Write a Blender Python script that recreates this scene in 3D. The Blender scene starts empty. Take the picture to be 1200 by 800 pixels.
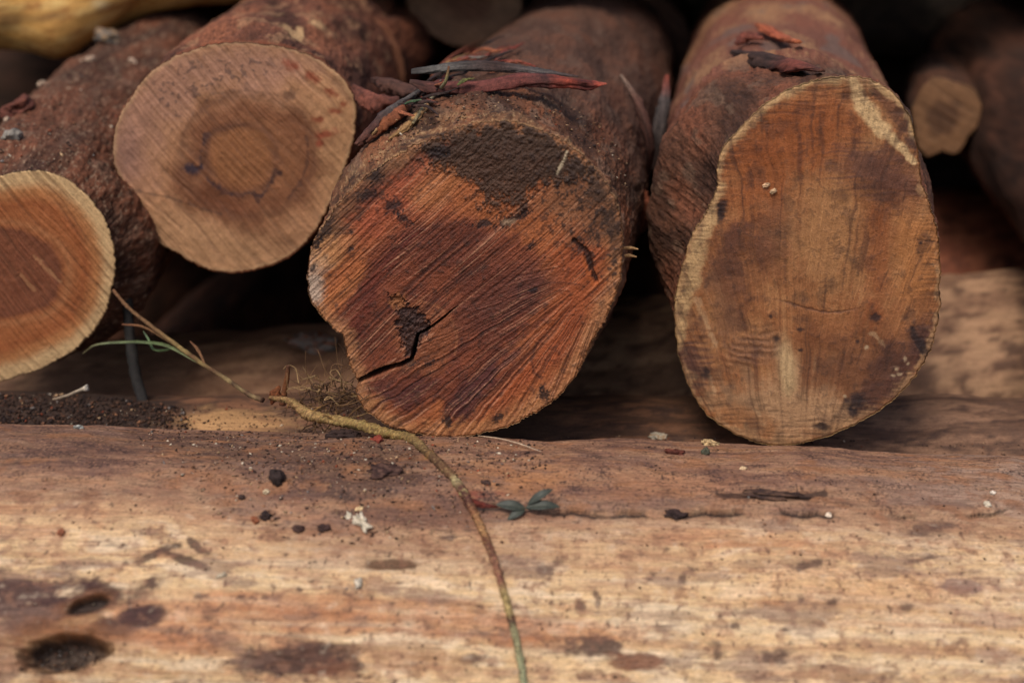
import bpy, math, random
import numpy as np
from mathutils import Vector
from mathutils.bvhtree import BVHTree

random.seed(7)
RNG = np.random.default_rng(11)
SC = bpy.context.scene
COL = SC.collection

# ------------------------------------------------------------------ camera
H = 0.50
PITCH = math.radians(20.0)
FPX = 1200 * 50 / 36.0
CAM = np.array([0, 0, H])
FWD = np.array([0, math.cos(PITCH), -math.sin(PITCH)])
UPV = np.array([0, math.sin(PITCH), math.cos(PITCH)])
RGT = np.array([1.0, 0, 0])


def ray(px, py):
    px = np.asarray(px, float); py = np.asarray(py, float)
    d = FWD + ((px - 600) / FPX)[..., None] * RGT + ((400 - py) / FPX)[..., None] * UPV
    return d


def at(px, py, Y):
    d = ray(px, py)
    return CAM + d * (Y / d[..., 1])[..., None]


def proj(P):
    q = P - CAM
    d = q @ FWD
    return 600 + FPX * (q @ RGT) / d, 400 - FPX * (q @ UPV) / d


# ------------------------------------------------------------------ noise
_prm = np.random.default_rng(3).permutation(256).astype(np.int32)
_perm = np.concatenate([_prm, _prm])
_g = np.random.default_rng(5).normal(size=(256, 3))
_g /= np.linalg.norm(_g, axis=1)[:, None]
_g = _g.astype(np.float32)


def perlin(x, y, z):
    xf = np.floor(x); yf = np.floor(y); zf = np.floor(z)
    xi = xf.astype(np.int32) & 255; yi = yf.astype(np.int32) & 255; zi = zf.astype(np.int32) & 255
    x = (x - xf).astype(np.float32); y = (y - yf).astype(np.float32); z = (z - zf).astype(np.float32)
    u = x * x * x * (x * (x * 6 - 15) + 10); v = y * y * y * (y * (y * 6 - 15) + 10); w = z * z * z * (z * (z * 6 - 15) + 10)
    out = 0
    for a in (0, 1):
        pa = _perm[(xi + a) & 255]
        wa = u if a else 1 - u
        for b in (0, 1):
            pb = _perm[(pa + yi + b) & 255]
            wb = v if b else 1 - v
            for c in (0, 1):
                h = _perm[(pb + zi + c) & 255]
                g = _g[h]
                wc = w if c else 1 - w
                out = out + wa * wb * wc * (g[..., 0] * (x - a) + g[..., 1] * (y - b) + g[..., 2] * (z - c))
    return out * 1.6


def fbm(x, y, z=0.0, octv=4, gain=.5):
    x = np.asarray(x, float); y = np.asarray(y, float); z = np.broadcast_to(np.asarray(z, float), x.shape)
    s = 0; a = 1; t = 0; f = 1.0
    for i in range(octv):
        s = s + a * perlin(x * f + 17.3 * i, y * f + 5.1 * i, z * f + 9.7 * i); t += a
        a *= gain; f *= 2.03
    return s / t * 1.6


def sst(a, b, x):
    t = np.clip((x - a) / (b - a), 0, 1)
    return t * t * (3 - 2 * t)


GAIN = 0.80


def lin(*c):
    c = np.array(c, float) / 255
    return np.where(c <= .04045, c / 12.92, ((c + .055) / 1.055) ** 2.4) * GAIN


def mix(c, col, m):
    col = np.asarray(col)
    return c + (col - c) * np.clip(m, 0, 1)[..., None]


def blob(u, v, cx, cy, rx, ry, ang=0, soft=.35, wob=0, ns=None):
    a = math.radians(ang)
    du = u - cx; dv = v - cy
    x = (du * math.cos(a) - dv * math.sin(a)) / rx
    y = (du * math.sin(a) + dv * math.cos(a)) / ry
    r = np.sqrt(x * x + y * y)
    if ns is not None:
        r = r + wob * ns
    return 1 - sst(1 - soft, 1 + soft, r)


def seg_dist(u, v, pts):
    best = np.full(u.shape, 1e9); tt = np.zeros(u.shape); L = 0
    for (x0, y0), (x1, y1) in zip(pts[:-1], pts[1:]):
        dx, dy = x1 - x0, y1 - y0
        l = math.hypot(dx, dy)
        t = np.clip(((u - x0) * dx + (v - y0) * dy) / (l * l), 0, 1)
        d = np.hypot(u - x0 - t * dx, v - y0 - t * dy)
        m = d < best
        best = np.where(m, d, best); tt = np.where(m, L + t * l, tt)
        L += l
    return best, tt / L


def inpoly(u, v, poly):
    """signed distance-like: positive inside"""
    d, _ = seg_dist(u, v, list(poly) + [poly[0]])
    ins = np.zeros(u.shape, bool)
    n = len(poly)
    for i in range(n):
        x0, y0 = poly[i]; x1, y1 = poly[(i + 1) % n]
        c = ((y0 > v) != (y1 > v)) & (u < (x1 - x0) * (v - y0) / (y1 - y0 + 1e-9) + x0)
        ins ^= c
    return np.where(ins, d, -d)


# ------------------------------------------------------------------ materials
def new_mat(name, rough=.8, spec=.25, var=.25, fine=900, bump=.25, bscale=450, stretch=(1, 1, 1), dist=.0012, fleck=0., fsc=420, fib=0., fdir=(.04, 1, 1), fibsc=900):
    """albedo attribute x node noise, with fine bump"""
    m = bpy.data.materials.new(name); m.use_nodes = True
    nt = m.node_tree; N = nt.nodes; L = nt.links
    bs = N['Principled BSDF']
    at_ = N.new('ShaderNodeAttribute'); at_.attribute_name = 'albedo'
    tc = N.new('ShaderNodeTexCoord')
    mp = N.new('ShaderNodeMapping'); mp.inputs['Scale'].default_value = stretch
    L.new(tc.outputs['Object'], mp.inputs['Vector'])
    n1 = N.new('ShaderNodeTexNoise'); n1.inputs['Scale'].default_value = fine; n1.inputs['Detail'].default_value = 3
    n1.inputs['Roughness'].default_value = .65
    L.new(mp.outputs[0], n1.inputs['Vector'])
    mr = N.new('ShaderNodeMapRange')
    mr.inputs['From Min'].default_value = .3; mr.inputs['From Max'].default_value = .7
    mr.inputs['To Min'].default_value = 1 - var; mr.inputs['To Max'].default_value = 1 + var
    L.new(n1.outputs['Fac'], mr.inputs['Value'])
    mx = N.new('ShaderNodeVectorMath'); mx.operation = 'SCALE'
    L.new(at_.outputs['Color'], mx.inputs[0]); L.new(mr.outputs[0], mx.inputs['Scale'])
    last = mx.outputs[0]
    if fib:
        m3 = N.new('ShaderNodeMapping'); m3.inputs['Scale'].default_value = fdir; L.new(tc.outputs['Object'], m3.inputs['Vector'])
        n3 = N.new('ShaderNodeTexNoise'); n3.inputs['Scale'].default_value = fibsc; n3.inputs['Detail'].default_value = 4; n3.inputs['Distortion'].default_value = .3
        L.new(m3.outputs[0], n3.inputs['Vector'])
        r3 = N.new('ShaderNodeMapRange'); r3.inputs['From Min'].default_value = .3; r3.inputs['From Max'].default_value = .7
        r3.inputs['To Min'].default_value = 1 - fib; r3.inputs['To Max'].default_value = 1 + fib; L.new(n3.outputs['Fac'], r3.inputs['Value'])
        s3 = N.new('ShaderNodeVectorMath'); s3.operation = 'SCALE'; L.new(last, s3.inputs[0]); L.new(r3.outputs[0], s3.inputs['Scale']); last = s3.outputs[0]
    if fleck:
        m4 = N.new('ShaderNodeMapping'); m4.inputs['Scale'].default_value = (.45, 1, 1); L.new(tc.outputs['Object'], m4.inputs['Vector'])
        n4 = N.new('ShaderNodeTexNoise'); n4.inputs['Scale'].default_value = fsc; n4.inputs['Detail'].default_value = 5; n4.inputs['Roughness'].default_value = .7
        L.new(m4.outputs[0], n4.inputs['Vector'])
        n5 = N.new('ShaderNodeTexNoise'); n5.inputs['Scale'].default_value = 28; n5.inputs['Detail'].default_value = 3; L.new(m4.outputs[0], n5.inputs['Vector'])
        ad = N.new('ShaderNodeMath'); ad.operation = 'MULTIPLY_ADD'; ad.inputs[1].default_value = .35; L.new(n5.outputs['Fac'], ad.inputs[0]); L.new(n4.outputs['Fac'], ad.inputs[2])
        r4 = N.new('ShaderNodeMapRange'); r4.inputs['From Min'].default_value = .80; r4.inputs['From Max'].default_value = .87
        r4.inputs['To Min'].default_value = 1; r4.inputs['To Max'].default_value = 1 - fleck; L.new(ad.outputs[0], r4.inputs['Value'])
        s4 = N.new('ShaderNodeVectorMath'); s4.operation = 'SCALE'; L.new(last, s4.inputs[0]); L.new(r4.outputs[0], s4.inputs['Scale']); last = s4.outputs[0]
    L.new(last, bs.inputs['Base Color'])
    n2 = N.new('ShaderNodeTexNoise'); n2.inputs['Scale'].default_value = bscale; n2.inputs['Detail'].default_value = 4
    L.new(mp.outputs[0], n2.inputs['Vector'])
    b = N.new('ShaderNodeBump'); b.inputs['Strength'].default_value = bump; b.inputs['Distance'].default_value = dist
    L.new(n2.outputs['Fac'], b.inputs['Height']); L.new(b.outputs[0], bs.inputs['Normal'])
    r2 = N.new('ShaderNodeMapRange'); r2.inputs['To Min'].default_value = rough - .12; r2.inputs['To Max'].default_value = min(1, rough + .12)
    L.new(n2.outputs['Fac'], r2.inputs['Value']); L.new(r2.outputs[0], bs.inputs['Roughness'])
    bs.inputs['Specular IOR Level'].default_value = spec
    return m


M_FACE = new_mat('sawn_wood', rough=.7, spec=.3, var=.24, fine=1000, bump=.45, bscale=900, fleck=.35, fsc=520)
M_WOOD = new_mat('weathered_wood', rough=.72, spec=.28, var=.22, fine=900, bump=.6, bscale=600, stretch=(.4, 1, 1), fleck=.45, fsc=330, fib=.24, fdir=(.06, 1, 1), fibsc=700, dist=.0016)
M_BARK = new_mat('bark', rough=.85, spec=.2, var=.28, fine=500, bump=.7, bscale=330, dist=.002, fleck=.4, fsc=260)
M_DEB = new_mat('dry_debris', rough=.8, spec=.25, var=.4, fine=900, bump=.7, bscale=800, fleck=.4, fsc=600)
M_LEAF = new_mat('leaf_surface', rough=.5, spec=.35, var=.15, fine=500, bump=.2, bscale=900)
M_SOIL = new_mat('soil', rough=.95, spec=.1, var=.35, fine=600, bump=.8, bscale=500)


# ------------------------------------------------------------------ objects
def tag(o, label=None, cat=None, group=None, kind=None):
    if label: o['label'] = label
    if cat: o['category'] = cat
    if group: o['group'] = group
    if kind: o['kind'] = kind
    return o


def empty(name, loc, label, cat, group=None):
    o = bpy.data.objects.new(name, None); COL.objects.link(o)
    o.location = [float(x) for x in loc]; o.empty_display_size = .02
    return tag(o, label, cat, group)


def mesh_np(name, V, F4, col, mat, parent=None, origin=None, smooth=True, F3=None):
    V = np.asarray(V, np.float32)
    if parent is not None: origin = np.array(parent.location)
    if origin is None: origin = V.mean(0)
    V = (V - np.asarray(origin, np.float32)).astype(np.float32)
    me = bpy.data.meshes.new(name)
    F4 = np.zeros((0, 4), np.int32) if F4 is None else np.asarray(F4, np.int32)
    F3 = np.zeros((0, 3), np.int32) if F3 is None else np.asarray(F3, np.int32)
    me.vertices.add(len(V)); me.vertices.foreach_set('co', V.ravel())
    nl = F4.size + F3.size
    me.loops.add(nl); me.loops.foreach_set('vertex_index', np.concatenate([F4.ravel(), F3.ravel()]).astype(np.int32))
    me.polygons.add(len(F4) + len(F3))
    ls = np.concatenate([np.arange(len(F4)) * 4, F4.size + np.arange(len(F3)) * 3]).astype(np.int32)
    me.polygons.foreach_set('loop_start', ls)
    me.update(calc_edges=True); me.validate()
    if smooth: me.polygons.foreach_set('use_smooth', np.ones(len(me.polygons), bool))
    a = me.color_attributes.new('albedo', 'FLOAT_COLOR', 'POINT')
    c = np.ones((len(V), 4), np.float32); c[:, :3] = np.clip(col, 0.004, 1)
    a.data.foreach_set('color', c.ravel())
    me.materials.append(mat)
    o = bpy.data.objects.new(name, me); COL.objects.link(o)
    if parent is not None: o.parent = parent
    else: o.location = [float(x) for x in origin]
    return o


def gridf(n, m, wrap):
    """n rows, m columns; wrap columns"""
    i = np.arange(n - 1)[:, None]; k = m if wrap else m - 1
    j = np.arange(k)[None, :]; j2 = (j + 1) % m
    return np.stack([i * m + j, i * m + j2, (i + 1) * m + j2, (i + 1) * m + j], -1).reshape(-1, 4)


BV = {}


def bvh_grid(key, P, sub=(1, 1)):
    n, m = P.shape[:2]
    Q = np.concatenate([P[::sub[0], ::sub[1]], P[::sub[0], :1]], 1)
    F = gridf(Q.shape[0], Q.shape[1], False)
    BV[key] = BVHTree.FromPolygons([Vector(v) for v in Q.reshape(-1, 3)], F.tolist())


def hit(px, py, keys):
    d = ray(px, py); d = d / np.linalg.norm(d)
    best = None
    for k in keys:
        r = BV[k].ray_cast(Vector(CAM), Vector(d))
        if r[0] is not None and (best is None or r[3] < best[2]):
            n = np.array(r[1])
            if n @ d > 0: n = -n
            best = (np.array(r[0]), n, r[3])
    return best


# ------------------------------------------------------------------ logs standing end-on
def resample(contour, c2, n):
    ang = np.arctan2(contour[:, 1] - c2[1], contour[:, 0] - c2[0])
    r = np.hypot(contour[:, 1] - c2[1], contour[:, 0] - c2[0])
    o = np.argsort(ang); ang = ang[o]; r = r[o]
    th = np.linspace(-math.pi, math.pi, n, endpoint=False)
    rr = np.interp(th, np.r_[ang[-1] - 2 * math.pi, ang, ang[0] + 2 * math.pi], np.r_[r[-1], r, r[0]])
    k = max(1, int(n * .004)); ker = np.hanning(2 * k + 1); ker /= ker.sum()
    rr = np.convolve(np.r_[rr[-k:], rr, rr[:k]], ker, 'valid')
    return th, rr


def end_log(key, name, contour, Y, vp, L, label, group, facecol, barkcol, nth=700, nr=180, nl=200, back=1.0, backoff=(0, 0),
            tb=.15, bulge=None, rag=.0012, disp=.0025, seed=0, grow=0.0, face_disp=None, tilt=0.0):
    C = np.array(contour, float)
    c = C.mean(0)
    ax = ray(*vp); ax[2] = 0; ax = ax / np.linalg.norm(ax)
    if tilt: ax = np.array([ax[0] * math.cos(tilt), ax[1] * math.cos(tilt), math.sin(tilt)])
    c0 = at(c[0], c[1], Y)
    e1 = np.array([ax[1], -ax[0], 0]); e1 /= np.linalg.norm(e1); e2 = np.cross(e1, ax)   # e1 right, e2 up
    d = ray(C[:, 0], C[:, 1]); t = ((c0 - CAM) @ ax) / (d @ ax)
    P = CAM + d * t[:, None] - c0
    c2 = np.stack([P @ e1, P @ e2], 1)
    th, r = resample(c2, np.zeros(2), nth)
    r = r * (1 + 0) + rag * fbm(np.cos(th) * 22, np.sin(th) * 22, seed + .3, 3) + rag * .7 * fbm(np.cos(th) * 70, np.sin(th) * 70, seed, 2)
    rm = r.mean()
    cs, sn = np.cos(th), np.sin(th)
    base = c0 + e2 * (r * sn).min()
    root = empty(name, base, label, 'log', group)
    # face
    rho = np.linspace(0, 1, nr) ** .85
    A = rho[:, None] * (r * cs)[None]; B = rho[:, None] * (r * sn)[None]
    F = c0 + A[..., None] * e1 + B[..., None] * e2
    u, v = proj(F.reshape(-1, 3))
    edge = ((1 - rho)[:, None] * r[None]).ravel() / rm
    rr = np.broadcast_to(rho[:, None], (nr, nth)).ravel(); tth = np.broadcast_to(th[None], (nr, nth)).ravel()
    col, hgt = facecol(u, v, rr, tth)
    F = F.reshape(-1, 3) - hgt[:, None] * ax - (.0015 * (1 - sst(0, .012, edge)) * -1)[:, None] * ax
    faces = gridf(nr, nth, True)
    mesh_np('cut_face', F, faces, col, M_FACE, root)
    # body
    tl = np.concatenate([[0], np.cumsum(np.linspace(1, 12, nl - 1))]); tl = tl / tl[-1] * L
    T, TH = np.meshgrid(tl, th, indexing='ij')
    w = sst(0, tb, T)
    rb = rm * back * (1 + .05 * fbm(np.cos(TH) * 1.3 + seed, np.sin(TH) * 1.3, T * 3, 2))
    R = r[None] * (1 - w) + rb * w
    R = R * (1 + grow * T)
    lx, ly = np.cos(TH) * R, np.sin(TH) * R
    nz = fbm(lx * 28, ly * 28, T * 9 + seed, 4)
    crk = np.abs(fbm(lx * 55 + 3, ly * 55, T * 22 + seed, 3))
    fz = fbm(lx * 160, ly * 160, T * 120, 3)
    pl = np.floor(fbm(lx * 34, ly * 34, T * 16 + seed + 7, 3) * 4) / 4
    dd = disp * (nz * 1.3 + pl * .5 + (sst(.0, .09, crk) - 1) * .25 + fz * .5) * sst(0, .012, T)
    if bulge is not None: R = R + bulge(TH, T)
    R = R + dd
    ox = backoff[0] * rm * w; oy = backoff[1] * rm * w
    Bd = c0 + T[..., None] * ax + (np.cos(TH) * R + ox)[..., None] * e1 + (np.sin(TH) * R + oy)[..., None] * e2
    col = barkcol(Bd.reshape(-1, 3), T.ravel(), TH.ravel(), nz.ravel(), crk.ravel(), fz.ravel())
    V = np.concatenate([Bd.reshape(-1, 3), [c0 + L * ax]])
    cap = np.stack([(nl - 1) * nth + np.arange(nth), (nl - 1) * nth + (np.arange(nth) + 1) % nth, np.full(nth, nl * nth)], 1)
    mesh_np('bark', V, gridf(nl, nth, True), np.concatenate([col, col[-1:]]), M_BARK, root, F3=cap)
    bvh_grid(key, Bd, (2, 4))
    bvh_grid(key + '_face', F.reshape(nr, nth, 3), (4, 6))
    return dict(root=root, c0=c0, ax=ax, e1=e1, e2=e2, r=r, th=th, rm=rm)


def bark_generic(base, alt, dark, seed, lightspk=.0, grey=None, alt_amt=.6):
    wm = np.array([1.12, 1.0, .90])
    base, alt, dark = lin(*base) * wm, lin(*alt) * wm, lin(*dark) * wm

    def f(P, T, TH, nz, crk, fz):
        x, y, z = P[:, 0], P[:, 1], P[:, 2]
        c = np.tile(base, (len(P), 1))
        n1 = fbm(x * 22, y * 7, z * 22 + seed, 4)
        c = mix(c, alt, sst(-.05, .4, n1) * alt_amt)
        c = mix(c, dark, sst(.05, .45, -n1 + .3 * fz) * .75)
        c = mix(c, dark * .7, (1 - sst(0, .05, crk)) * .25)
        if grey is not None:
            c = mix(c, lin(*grey), sst(.22, .4, fbm(x * 45, y * 20, z * 45 + seed + 3, 3)) * .6)
        c = c * (1 + .6 * fz + .35 * fbm(x * 400, y * 170, z * 400 + seed, 2))[:, None]
        if lightspk:
            s = fbm(x * 260, y * 200, z * 260, 2)
            c = mix(c, lin(190, 160, 130), sst(.42, .55, s) * lightspk)
        return c
    return f


def streaks(u, v, ang, fx, fl, seed, warp=12, wsc=85, octv=2):
    a = math.radians(ang)
    al = u * math.cos(a) - v * math.sin(a)     # along (image y is down)
    ac = u * math.sin(a) + v * math.cos(a)
    ac = ac + warp * fbm(u / wsc, v / wsc, seed, 2)
    return fbm(ac / fx, al / fl, seed + 2.2, octv), al, ac


# ---- centre log face
C_CONT = [(508, 161), (550, 146), (592, 141), (627, 150), (665, 168), (690, 189), (711, 217), (725, 245), (730, 277), (729, 300), (727, 326), (716, 358),
          (693, 400), (676, 438), (648, 470), (613, 491), (567, 507), (522, 512), (487, 508), (452, 498), (424, 477), (415, 458), (421, 447), (410, 428),
          (403, 393), (392, 386), (375, 368), (363, 351), (361, 322), (366, 284), (385, 256), (406, 228), (438, 200), (466, 182)]


def face_centre(u, v, rho, th):
    n1 = fbm(u / 70, v / 70, 1.5, 4); n2 = fbm(u / 22, v / 22, 4.5, 4); n3 = fbm(u / 7, v / 7, 8.5, 3); nf = fbm(u / 2.6, v / 2.6, 2.2, 2)
    s1, al, ac = streaks(u, v, 42, 1.45, 170, 1, 7, 200); s2, _, _ = streaks(u, v, 42, 3.2, 260, 5, 7, 200); s3, _, _ = streaks(u, v, 42, 9, 240, 9, 7, 200)
    sc, _, _ = streaks(u, v, 44, 1.9, 14, 3, 6, 60)
    pa = np.arctan2(v - 300, 722 - u) + .03 * n1; pr = np.hypot(v - 300, u - 722)
    fan = sst(-22, 26, (v - 445) * math.cos(.56) + (u - 420) * math.sin(.56) + 14 * n1) * sst(40, 100, pr)
    t1 = fbm(pa * 150, pr / 170, 41.2, 2); t2 = fbm(pa * 62, pr / 240, 45.2, 2)
    s1 = s1 * (1 - fan) + t1 * fan * 1.2; s2 = s2 * (1 - fan) + t2 * fan
    c = np.tile(lin(172, 98, 50), (len(u), 1))
    c = mix(c, lin(148, 78, 42), sst(-.2, .4, n1) * .8)
    # orange-red upper left
    c = mix(c, lin(164, 84, 50), blob(u, v, 470, 225, 80, 40, 35, .5, .4, n2))
    c = mix(c, lin(184, 116, 62), blob(u, v, 515, 215, 40, 20, 40, .5, .4, n2) * .7)
    # heart
    heart = [(408, 396), (425, 345), (432, 292), (470, 262), (540, 262), (602, 268), (636, 300), (640, 345), (624, 385), (600, 420), (566, 460), (536, 492), (512, 470),
             (470, 488), (452, 470), (430, 452), (413, 440)]
    hd = inpoly(u, v, heart) + 10 * n2 + 7 * s3 + 4 * n3
    hm = sst(-9, 12, hd)
    c = mix(c, lin(128, 66, 40), hm * .93)
    c = mix(c, lin(98, 48, 33), hm * sst(-.1, .5, n1 + .5 * n2) * .65)
    # dark red band at left
    c = mix(c, lin(104, 44, 30), sst(-6, 10, inpoly(u, v, [(385, 380), (430, 318), (470, 272), (500, 268), (450, 330), (420, 400), (400, 405)]) + 8 * n2) * .8)
    c = mix(c, lin(196, 122, 66), blob(u, v, 398, 345, 34, 9, 43, .6, .5, n2) * .6)
    # inner disc round the pith
    c = mix(c, lin(152, 88, 50), blob(u, v, 497, 392, 36, 42, 0, .25, .35, n2) * .7)
    rr = np.hypot((u - 490) / 1.0, (v - 397) / 1.15)
    ring = fbm(rr / 5.0 + 1.2 * n2, u * 0 + 2, 3.3, 2)
    c = c * (1 + .14 * ring * hm)[:, None]
    d, _ = seg_dist(u, v, [(490, 352), (512, 358), (528, 372), (536, 395), (533, 415)])
    c = mix(c, lin(176, 112, 70), (1 - sst(.8, 2.2, d)) * .4)
    # purple streaks
    c = mix(c, lin(84, 44, 42), sst(-10, 12, inpoly(u, v, [(530, 500), (536, 455), (570, 425), (612, 396), (640, 380), (600, 430), (565, 470), (545, 500)]) + 12 * n2 + 8 * s3) * .8)
    c = mix(c, lin(84, 44, 40), sst(-10, 12, inpoly(u, v, [(415, 450), (450, 445), (520, 440), (540, 425), (500, 470), (475, 480), (445, 470)]) + 12 * s3 + 6 * n2) * .65)
    c = mix(c, lin(88, 50, 42), blob(u, v, 600, 345, 65, 22, 25, .7, .5, n2) * .6)
    # saturated orange right
    c = mix(c, lin(166, 80, 36), sst(-12, 14, inpoly(u, v, [(640, 290), (700, 280), (705, 330), (680, 380), (640, 440), (590, 480), (580, 470), (620, 420), (655, 350)]) + 16 * n1 + 8 * s3) * .62)
    # bottom tan
    c = mix(c, lin(196, 124, 62), sst(0, 14, inpoly(u, v, [(414, 458), (440, 462), (470, 490), (530, 488), (600, 480), (660, 440), (640, 480), (560, 515), (470, 512), (420, 480)]) + 9 * n2 + 6 * s2 - 2) * .8)
    # rim right: tan weathered
    c = mix(c, lin(184, 128, 80), sst(.86, .98, rho + .05 * n2 + .03 * s2) * .75)
    c = mix(c, lin(132, 88, 56), sst(-14, 18, inpoly(u, v, [(640, 190), (720, 200), (735, 300), (690, 290), (650, 262), (630, 240)]) + 16 * n2) * .75)
    # pale left rim
    c = mix(c, lin(205, 180, 155), blob(u, v, 366, 330, 16, 26, -10, .5, .6, n2 + .5 * s2) * .9)
    c = mix(c, lin(196, 142, 88), blob(u, v, 385, 290, 26, 20, 45, .6, .5, n2) * .7)
    # streaks : ridges the saw left
    zone = .55 + .45 * sst(-.3, .3, n1)
    c = c * (1 + .30 * s1 * zone + .28 * s2 * zone + .12 * s3)[:, None]
    lightl = sst(.30, .62, s1) * sst(-.15, .25, s3 + .4 * n1)
    c = mix(c, lin(214, 158, 118), lightl * .55)
    darkl = sst(.25, .55, -s2)
    c = mix(c, lin(52, 24, 20), darkl * .45)
    c = c * (1 + .18 * sc + .12 * nf)[:, None]
    # soil crust at the top
    dirt = [(490, 172), (508, 161), (550, 144), (592, 138), (630, 147), (668, 166), (696, 194), (702, 228), (672, 216), (640, 228), (618, 258), (578, 264), (552, 254), (546, 222), (524, 205), (505, 200), (490, 190)]
    dd = inpoly(u, v, dirt)
    fld = np.clip(dd / 26., -1.1, .9) - .45 * sst(198, 232, v + 10 * n2)
    dm = sst(-.05, .42, fld + .34 * n2 + .40 * n3 + .34 * nf)
    rnd = RNG.random(len(u)) - .5
    dcol = lin(72, 53, 40) * (1 + .3 * n3 + .3 * nf + .9 * rnd)[:, None] * (1 + .3 * n2)[:, None]
    c = c + (dcol - c) * (dm * .92)[:, None]
    dust = sst(-.1, .5, np.clip(1 - np.abs(rho - .93) / .2, -1, 1) * (v < 275) - .35 + .35 * n2 + .5 * n3 + .4 * nf)
    c = mix(c, lin(74, 54, 41), dust * .6)
    rr_ = sst(-.05, .4, np.clip(inpoly(u, v, [(660, 165), (700, 195), (728, 250), (732, 330), (712, 330), (706, 270), (680, 225), (650, 215)]) / 16., -1, .7) + .4 * n2 + .5 * n3 + .3 * nf - .25)
    c = mix(c, lin(70, 51, 39), rr_ * .7)
    # speckled brown upper right
    sp = sst(.12, .34, n3 + .35 * nf) * sst(-20, 20, inpoly(u, v, [(620, 150), (690, 185), (730, 260), (728, 340), (690, 330), (640, 270), (600, 200)]))
    c = mix(c, lin(62, 42, 32), sp * .75)
    c = mix(c, lin(50, 34, 28), sst(.3, .45, n3) * .35)
    # black marks
    for (x, y, rx, ry, a) in [(441, 205, 9, 13, -20), (462, 242, 11, 9, -30), (472, 256, 9, 5, -40), (430, 228, 14, 6, 20), (382, 268, 6, 17, -28), (410, 292, 4, 5, 0), (600, 257, 20, 6, 20),
                              (568, 262, 14, 4, 5), (615, 246, 6, 8, -20), (622, 288, 7, 3.5, 40), (637, 462, 5, 9, 10), (636, 455, 3, 3, 0), (582, 490, 8, 4, 30), (524, 492, 4, 10, 5), (626, 340, 5, 3, 0), (412, 272, 3, 3, 0),
                              (513, 177, 12, 8, 0), (367, 315, 3, 4, 0), (369, 282, 6, 12, -20), (480, 426, 7, 4, 0), (502, 426, 7, 3, 20)]:
        c = mix(c, lin(38, 28, 28), blob(u, v, x, y, rx, ry, a, .5, .9, n3 + .6 * nf) * .88)
    d, _ = seg_dist(u, v, [(628, 405), (623, 422), (626, 436), (634, 443)])
    c = mix(c, lin(60, 36, 30), (1 - sst(.8, 2.6, d + n3 * 2)) * .6)
    d, _ = seg_dist(u, v, [(620, 338), (640, 331), (660, 331), (680, 334)])
    c = mix(c, lin(70, 34, 22), (1 - sst(.5, 1.6, d + n3)) * .55)
    # white hairlines
    for p in ([(655, 197), (662, 186), (664, 178)], [(653, 203), (659, 193)]):
        d, _ = seg_dist(u, v, p); c = mix(c, lin(206, 186, 150), (1 - sst(.6, 2.0, d + n3)) * .8)
    c = mix(c, lin(160, 130, 100), blob(u, v, 597, 260, 9, 3, 0, .5, .8, n3) * .8)
    L_ = c.mean(1, keepdims=True); c = L_ + (c - L_) * .94; c = c * np.array([1.03, .98, .97])
    # heights
    h = .00030 * s1 + .0005 * s2 + .0003 * nf + .0004 * n3 + .0012 * n1 + dm * (.0008 + .0006 * n3 + .0003 * nf + .0004 * rnd)
    # rotten patch and crack round the pith
    rot = [(457, 345), (468, 352), (482, 358), (500, 372), (505, 384), (496, 396), (488, 412), (482, 424), (474, 414), (468, 392), (464, 372)]
    rd = inpoly(u, v, rot) + 6 * n3 + 3 * nf
    rm = sst(-3, 3, rd)
    c = c + (lin(58, 40, 36) * (1 + .7 * n3 + .6 * nf)[:, None] - c) * (rm * .9)[:, None]
    c = mix(c, lin(158, 98, 56), blob(u, v, 466, 352, 10, 8, 20, .4, .6, n3) * .8)
    h = h - rm * (.0022 + .002 * n3 + .0012 * nf)
    d, t = seg_dist(u, v, [(421, 446), (432, 441), (450, 433), (470, 427), (482, 421), (486, 405), (489, 392), (499, 388), (508, 381), (520, 372), (530, 363), (538, 358)])
    wd = np.interp(t, [0, .1, .22, .36, .45, .55, .65, .8, .95, 1], [2.4, 3.4, 3.2, 2.6, 2.6, 2.2, 1.8, 1.6, .7, .1]) * (1 + .25 * n3)
    cm = 1 - sst(wd * .62, wd * 1.12, d)
    c = mix(c, lin(30, 17, 12), cm * .9)
    h = h - cm * .018
    lip = np.exp(-((d - wd - 1.6) / 1.2) ** 2) * (v > 420)
    c = mix(c, lin(170, 108, 66), lip * .35)
    # insect fissure on the right
    d, t = seg_dist(u, v, [(672, 281), (678, 288), (686, 294), (689, 302), (695, 318), (699, 330)])
    wd = 1.6 + 1.6 * n3 + np.interp(t, [0, .4, .7, 1], [1.2, 2.6, 1.0, .8])
    fm = 1 - sst(wd * .5, wd * 1.2, d)
    c = mix(c, lin(52, 30, 24), fm * .85); h = h - fm * .003
    d, t = seg_dist(u, v, [(684, 302), (688, 318), (695, 333), (700, 332)])
    c = mix(c, lin(188, 98, 48), (1 - sst(1, 3.4, d + n3)) * .6)
    return c, h


bC = bark_generic((98, 67, 50), (134, 84, 58), (50, 36, 30), 3.1, .0, (118, 92, 74), .6)


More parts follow.
